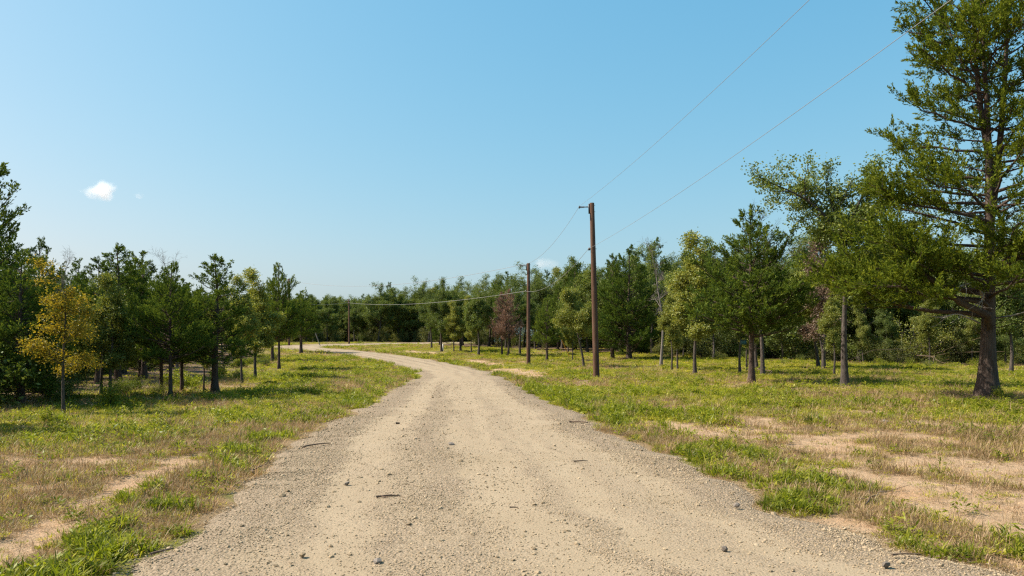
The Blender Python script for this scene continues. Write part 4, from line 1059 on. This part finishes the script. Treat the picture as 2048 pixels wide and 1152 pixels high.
def pebble_mesh(seed, mat, squash=0.65):
    rng = np.random.default_rng(seed)
    import bmesh
    bm = bmesh.new(); bmesh.ops.create_icosphere(bm, subdivisions=1, radius=1.0)
    for v in bm.verts:
        v.co *= rng.uniform(0.72, 1.15); v.co.z *= squash; v.co.x *= 1.1
    me = bpy.data.meshes.new("stone"); bm.to_mesh(me); bm.free(); me.materials.append(mat)
    return me
pcoll = proto_coll("gravel_piece", [pebble_mesh(i, M['pebble'], s) for i, s in enumerate((0.55, 0.65, 0.75, 0.6, 0.8))])
rngP = np.random.default_rng(9)
P_, R_, S_, I_ = [], [], [], []
for (y0, y1, dens, s0) in [(4.6, 8, 3400, 0.0056), (8, 12, 1700, 0.0068), (12, 19, 620, 0.0085), (19, 34, 150, 0.012)]:
    n = int(dens * 9.5 * (y1 - y0)); x = rngP.uniform(-5.3, 4.2, n); y = rngP.uniform(y0, y1, n)
    k = np.abs(x) < 0.70 * y + 0.3; x, y = x[k], y[k]
    yy = RCc[:, 1][:420]
    cx_ = np.interp(y, yy, RCc[:420, 0]); hw = np.interp(y, yy, RHW[:420]); ss = np.interp(y, yy, RLEN[:420])
    ux = (x - cx_) / hw
    lo = road_loose(np.clip(ux, -1, 1), ss); pat = fbm(x / 0.8, y / 1.6, 111)
    pat = 0.55 * pat + 0.45 * fbm(ux * 6.0, ss / 9.0, 112)
    keep = (np.abs(ux) < 1.0 + 0.05 * rngP.normal(size=len(x))) & (rngP.uniform(size=len(x)) < np.clip(0.12 + 0.75 * lo * sstep(0.35, 0.62, pat) + 0.25 * sstep(0.5, 0.7, pat), 0, 1))
    x, y, ux, lo = x[keep], y[keep], ux[keep], lo[keep]; n = len(x)
    sc = s0 * np.exp(rngP.normal(size=n) * 0.38); big = rngP.uniform(size=n) < 0.010; sc[big] *= rngP.uniform(1.6, 2.9, big.sum())
    uc = np.clip(ux, -1, 1)
    P_.append(np.stack([x, y, np.maximum(road_z(x, y, uc, lo), theight(x, y)) + sc * 0.2], 1)); R_.append(rngP.uniform(-0.5, 0.5, (n, 3)) + np.stack([np.zeros(n), np.zeros(n), rngP.uniform(0, 6.28, n)], 1))
    S_.append(np.stack([sc, sc, sc], 1)); I_.append(rngP.integers(0, 5, n))
scatter("gravel_stones", "loose crushed stone lying over the gravel road", np.vstack(P_), np.vstack(R_), np.vstack(S_), np.concatenate(I_), pcoll, M['pebble'])

# ------------------------------------------------------------------ utility poles and wires
def lathe(profile, k=14):
    A = Acc(); A.tube([(0, 0, z + i * 1e-5) for i, (r, z) in enumerate(profile)], [r for r, z in profile], k, cap=True); return A

def box(c, s):
    c = np.array(c, float); s = np.array(s, float) / 2
    v = np.array([[x, y, z] for x in (-1, 1) for y in (-1, 1) for z in (-1, 1)], float) * s + c
    return v, np.array([[0, 1, 3, 2], [4, 6, 7, 5], [0, 4, 5, 1], [2, 3, 7, 6], [0, 2, 6, 4], [1, 5, 7, 3]])

def insulator(L=0.20):
    A = Acc(); z = np.linspace(0, L, 15)
    A.tube(np.stack([0 * z, 0 * z, z], 1), [0.03 + (0.03 if i % 3 == 1 else 0) for i in range(15)], 12, cap=True)
    return A.mesh("insulator", M['porcelain'], True)
INS = insulator(0.26)

def utility_pole(x, y, H, r0, label, lean=0.0, low=6.7, arm=True, armdir=(-1, 0)):
    z0 = zat(x, y)
    r = bpy.data.objects.new("utility_pole", None); C.objects.link(r); r.location = (x, y, z0); r.rotation_euler = (0, lean, 0)
    tag(r, label, "utility pole", "wooden utility poles along the road")
    A = Acc(); z = np.array([-0.4, 0, H * 0.25, H * 0.5, H * 0.75, H - 0.01, H])
    rad = r0 * (1 - 0.28 * z / H); rad[-1] *= 0.93
    A.tube(np.stack([0 * z, 0 * z, z], 1), rad, 18, cap=True); ob("pole_shaft", A.mesh("pole_shaft", M['pole'], True), r)
    rt = r0 * 0.74
    ax, ay = armdir
    if arm:
        A = Acc(); A.add(*box((ax * (rt + 0.03), ay * (rt + 0.03), H - 0.30), (0.07, 0.10, 0.5))); ob("bracket_plate", A.mesh("bracket_plate", M['dark_metal']), r)
        A = Acc(); A.tube([(ax * rt, ay * rt, H - 0.20), (ax * (rt + 0.15), ay * (rt + 0.15), H - 0.20), (ax * (rt + 0.30), ay * (rt + 0.30), H - 0.20)], [0.035, 0.028, 0.026], 8, cap=True)
        arm_ = ob("standoff_arm", A.mesh("standoff_arm", M['dark_metal'], True), r)
        i = ob("insulator", INS, arm_, (ax * (rt + 0.28), ay * (rt + 0.28), H - 0.20), (0, math.copysign(PI / 2, ax), 0))
        A = Acc(); A.add(*box((ax * (rt + 0.53), 0, H - 0.20), (0.06, 0.09, 0.13))); ob("wire_clamp", A.mesh("wire_clamp", M['dark_metal']), arm_)
        for hz in (H - 0.12, H - 0.46):
            A = Acc(); A.tube([(-rt * 1.35, 0, hz), (rt * 1.35, 0, hz)], [0.014, 0.014], 6, cap=True); ob("through_bolt", A.mesh("through_bolt", M['steel'], True), r)
    rl = r0 * (1 - 0.28 * low / H)
    A = Acc(); gz = np.array([0.05, H * 0.3, H * 0.6, H - 0.6]); A.tube(np.stack([0.5 * r0 * (1 - 0.28 * gz / H), -0.89 * r0 * (1 - 0.28 * gz / H), gz], 1), [0.012] * 4, 6, cap=True); ob("ground_wire", A.mesh("ground_wire", M['dark_metal'], True), r)
    A = Acc(); A.add(*box((ax * (rl + 0.07), ay * (rl + 0.07), low), (0.10, 0.10, 0.13))); ob("clamp_bracket", A.mesh("clamp_bracket", M['dark_metal']), r)
    A = Acc(); A.tube([(-rl * 1.4, 0, low), (rl * 1.4, 0, low)], [0.014, 0.014], 6, cap=True); ob("clamp_bolt", A.mesh("clamp_bolt", M['steel'], True), r)
    cl, sl_ = math.cos(lean), math.sin(lean)
    def pt(lx, ly, lz): return np.array([x + lx * cl + lz * sl_, y + ly, z0 + lz * cl - lx * sl_])
    return {'top': pt(ax * (rt + 0.53), ay * (rt + 0.53), H - 0.15), 'low': pt(ax * (rl + 0.12), ay * (rl + 0.12), low), 'cap': pt(0, 0, H - 0.5), 'xy': (x, y)}

def pole_px(px, py, top, label, lowpy, lean=0.0, r0=0.15, arm=True, depth=None):
    x, y = GD(px, depth) if depth else G(px, py)
    zb = float(tbase(x, y)); H = EYE + (HY - top) / F * y - zb
    low = EYE + (HY - lowpy) / F * y - zb
    return utility_pole(x, y, H, r0, label, lean, low, arm)
p1 = pole_px(1193, 757, 405, "tallest wooden utility pole with a short arm, nearest of the line right of the road", 497, lean=math.radians(-1.5), r0=0.165)
p2 = pole_px(1057, 729, 526, "middle wooden utility pole with a yellow-guarded guy wire", 582, r0=0.16)
p3 = pole_px(698, 0, 597, "small far utility pole standing at the bend of the road", 604, r0=0.13, arm=True, depth=106)
p4 = pole_px(578, 0, 556, "utility pole half hidden by the cedars at the left wood's tip", 602, r0=0.16, depth=99)
p0 = utility_pole(7.5, 6.5, 9.0, 0.16, "wooden utility pole beside the near road, right of the view", 0, 7.2)

def wire(name, label, a, b, sag, r, mat, cat="wire"):
    t = np.linspace(0, 1, 40)[:, None]
    P = a * (1 - t) + b * t; P[:, 2] -= sag * 4 * (t * (1 - t))[:, 0]
    A = Acc(); A.tube(P, np.full(40, r), 5, cap=True)
    tag(ob(name, A.mesh(name, M[mat], True)), label, cat, "overhead wires of the pole line")
wire("power_wire", "upper wire climbing to the top right of the sky from the tallest pole", p1['top'], p0['top'], 0.35, 0.0055, 'wire')
wire("neutral_wire", "lower wire climbing right across the sky from the tallest pole", p1['low'], p0['low'], 0.30, 0.006, 'wire')
wire("power_wire", "upper wire sagging between the tallest and the middle utility pole", p1['top'], p2['top'], 0.75, 0.008, 'wire')
wire("neutral_wire", "lower wire sagging between the tallest and the middle utility pole", p1['low'], p2['low'], 0.70, 0.010, 'cable')
wire("power_wire", "faint upper wire running left from the middle utility pole over the bend", p2['top'], p4['top'], 1.2, 0.013, 'wire')
wire("service_cable", "pale thick lower cable running left from the middle pole to the small far pole", p2['low'], p3['low'], 0.6, 0.015, 'cable', "cable")
wire("service_cable", "pale cable between the small far pole and the pole hidden by cedars", p3['low'], p4['low'], 0.3, 0.015, 'cable', "cable")
gx, gy = G(1140, 715)
ga, gb = p2['cap'], np.array([gx, gy, zat(gx, gy)])
r = bpy.data.objects.new("guy_wire", None); C.objects.link(r); r.location = tuple(gb); tag(r, "slanting guy wire with a yellow guard anchoring the middle utility pole", "wire")
A = Acc(); A.tube([ga - gb, (ga - gb) * 0.5, (0, 0, -0.1)], [0.008] * 3, 5, cap=True); ob("strand", A.mesh("guy_strand", M['steel'], True), r)
A = Acc(); A.tube([(ga - gb) * 0.02, (ga - gb) * 0.16, (ga - gb) * 0.30], [0.035] * 3, 8, cap=True); ob("guy_guard", A.mesh("guy_guard", M['yellow'], True), r)

# ------------------------------------------------------------------ small things
def stone_thing(px, py, size, label, mat='rock', seed=0, squash=0.8):
    x, y = G(px, py); me = pebble_mesh(200 + seed, M[mat], squash)
    e_, _ = road_edge([x], [y])
    z = zat(x, y) if e_[0] > 0 else float(road_z(np.array([x]), np.array([y]), np.array([0.3]), np.array([0.5]))[0])
    o = ob("loose_stone", me, None, (x, y, z + size * 0.25), (0.2, 0.1, seed), (size,) * 3)
    tag(o, label, "stone", "larger stones lying loose on the gravel")
stone_thing(1450, 1115, 0.030, "round purplish grey stone on the right half of the road", seed=1, squash=0.95)
stone_thing(1154, 1104, 0.026, "pale grey stone near the middle bottom of the road", 'pebble', 2)
stone_thing(1772, 1150, 0.035, "brownish stone at the bottom edge near a lying stick", seed=3)
stone_thing(694, 978, 0.034, "dark stone left of the road's centre, behind the twig bundle", seed=4)
stone_thing(605, 1130, 0.028, "pale stone at the bottom left of the road", 'pebble', 5)
stone_thing(755, 1146, 0.032, "bluish grey stone at the bottom edge of the road", 'rock', 6)
stone_thing(903, 898, 0.06, "dark stone in the middle of the road ahead", 'rock', 7, 0.5)
stone_thing(1768, 848, 0.10, "grey stone lying in the grass right of the road", 'rock', 8, 0.6)
stone_thing(1474, 1026, 0.035, "small dark stone near the right verge", 'rock', 9)

def stick(name, label, a, b, r, cat="stick", lift=0.02, fork=False, seed=0):
    rng = np.random.default_rng(seed)
    (x0, y0), (x1, y1) = G(*a), G(*b)
    z0 = max(zat(x0, y0), float(tbase(x0, y0)) + 0.05 if road_edge([x0], [y0])[0][0] < 0 else -9)
    o0 = np.array([x0, y0, z0 + lift]); L = math.hypot(x1 - x0, y1 - y0)
    t = np.linspace(0, 1, 7)
    P = np.stack([(x1 - x0) * t, (y1 - y0) * t, 0.03 * L * np.sin(t * 3)], 1) + rng.normal(size=(7, 3)) * 0.02 * L * np.array([1, 1, 0.1])
    A = Acc(); A.tube(P, np.linspace(r, r * 0.5, 7), 6, cap=True)
    if fork:
        for q in range(4):
            p, d = along(P, rng.uniform(0.2, 0.8)); B, _ = wiggle_path(p, d + rng.normal(size=3) * np.array([.8, .8, .15]), L * 0.4, 3, rng, 0.2, 0)
            B[:, 2] = np.maximum(B[:, 2], 0); A.tube(B, np.linspace(r * .6, r * .2, 4), 5)
    tag(ob(name, A.mesh(name, M['twig'], True), None, tuple(o0)), label, cat)
stick("twig_bundle", "dark broken twig bundle lying on the road left of centre", (752, 1006), (800, 1003), 0.014, "twig", 0.015, True, 1)
stick("fallen_stick", "long thin stick on the road beside the left verge", (607, 903), (662, 895), 0.015, seed=2)
stick("fallen_stick", "straight stick lying at the bottom right of the road", (1780, 1128), (1842, 1128), 0.009, seed=3)
stick("fallen_stick", "stick poking onto the road from the right verge", (1140, 850), (1176, 852), 0.022, seed=4)
stick("fallen_stick", "short stick near the middle of the road's right half", (1148, 933), (1176, 932), 0.012, seed=5)
stick("fallen_stick", "thin stick on the gravel at the bottom left verge", (298, 1128), (346, 1115), 0.010, seed=6)
stick("fallen_stick", "stubby stick lying on the road ahead, left of the middle", (792, 853), (800, 853), 0.03, seed=7)
stick("fallen_stick", "small stick on the near road right of the centre line", (1020, 1029), (1036, 1030), 0.012, seed=8)

stick("fallen_branch", "pale forked fallen branch at the wood's edge left of the towering cedar", (1848, 722), (1872, 742), 0.035, "branch", 0.05, True, 11)
stick("fallen_branch", "dark fallen branch lying behind the broad cedar's trunk", (1512, 742), (1540, 756), 0.035, "branch", 0.06, False, 12)
stick("fallen_branch", "short fallen branch in the grass right of the meadow's bare patch", (1560, 790), (1590, 786), 0.02, "branch", 0.03, True, 13)
stick("fallen_branch", "thin bare twig sticking out of the left verge beside the gravel", (505, 952), (530, 938), 0.010, "branch", 0.05, True, 14)
stick("fallen_branch", "dry bent stem among the right verge tufts", (1735, 1015), (1765, 988), 0.010, "branch", 0.04, True, 15)

def stake(name, label, px, py, h, r, mat, tilt=(0, 0), cat="stake"):
    x, y = G(px, py); A = Acc(); A.tube([(0, 0, -0.1), (0, 0, h * 0.5), (0, 0, h * 0.96), (0, 0, h)], [r, r, r, r * 0.6], 8, cap=True)
    tag(ob(name, A.mesh(name, M[mat], True), None, (x, y, zat(x, y)), (tilt[0], tilt[1], 0)), label, cat)
stake("marker_post", "small white marker post beside the thick forked oak", 886, 702, 0.75, 0.06, 'white', cat="marker")
stake("wooden_stake", "leaning wooden stake by the far bend of the road", 641, 692, 2.0, 0.06, 'deadwood', (0, -0.35))
x, y = G(1480, 748)
A = Acc(); A.add(*box((0, 0, 0), (0.30, 0.20, 0.26))); r = ob("game_feeder", A.mesh("feeder_box", M['teal']), None, (x + 0.12, y - 0.26, zat(x, y) + 1.85)); tag(r, "small teal box fixed to a dark oak trunk beside the broad cedar", "box")
A = Acc(); A.add(*box((0, 0, 0.15), (0.36, 0.25, 0.04))); ob("lid", A.mesh("feeder_lid", M['dark_metal']), r)

# ------------------------------------------------------------------ clouds: small fair-weather cumulus, real volumes far away
def cloud(px, py, wpx, hpx, d, label, dens, seed):
    import bmesh
    rng = np.random.default_rng(seed)
    c = Vector(((px - CX) / F * d, d, EYE + (HY - py) / F * d)); w = wpx / F * d; h = hpx / F * d
    bm = bmesh.new(); bmesh.ops.create_icosphere(bm, subdivisions=4, radius=1.0)
    for v in bm.verts:
        v.co = Vector((v.co.x * w * 0.62, v.co.y * w * 0.5, v.co.z * h * 0.62))
    me = bpy.data.meshes.new("cloud"); bm.to_mesh(me); bm.free()
    m, nt, out = new_mat("cloud_vapour_%d" % seed)
    tc = N(nt, "ShaderNodeTexCoord")
    mp = N(nt, "ShaderNodeMapping"); mp.inputs["Scale"].default_value = (2 / w, 2 / w, 2 / h); nt.links.new(tc.outputs["Object"], mp.inputs[0])
    ln = N(nt, "ShaderNodeVectorMath", operation='LENGTH'); nt.links.new(mp.outputs[0], ln.inputs[0])
    mp2 = N(nt, "ShaderNodeMapping"); mp2.inputs["Scale"].default_value = (1 / w, 1 / w, 1 / w); mp2.inputs["Location"].default_value = (seed * 3.1, 0, 0); nt.links.new(tc.outputs["Object"], mp2.inputs[0])
    nz = noise(nt, mp2.outputs[0], 2.6, 3, 0.5)
    f = math_n(nt, 'SUBTRACT', math_n(nt, 'ADD', math_n(nt, 'MULTIPLY', nz, 2.2), -0.35), ln.outputs["Value"])
    f = math_n(nt, 'MULTIPLY', f, 1.5, True)
    pv = N(nt, "ShaderNodeVolumePrincipled"); pv.inputs["Color"].default_value = (1, 1, 1, 1); pv.inputs["Anisotropy"].default_value = 0.0
    nt.links.new(math_n(nt, 'MULTIPLY', f, dens), pv.inputs["Density"])
    nt.links.new(pv.outputs[0], out.inputs["Volume"])
    me.materials.append(m)
    o = ob("cloud", me, None, c); tag(o, label, "cloud", "small clouds in the blue sky")
cloud(200, 381, 76, 40, 1500, "small bright white cloud alone in the left sky", 0.06, 1)
cloud(277, 391, 24, 16, 1500, "tiny faint cloud puff right of the bright white cloud", 0.02, 2)
cloud(1092, 526, 76, 26, 1500, "low faint cloud just above the trees between the two poles", 0.012, 3)
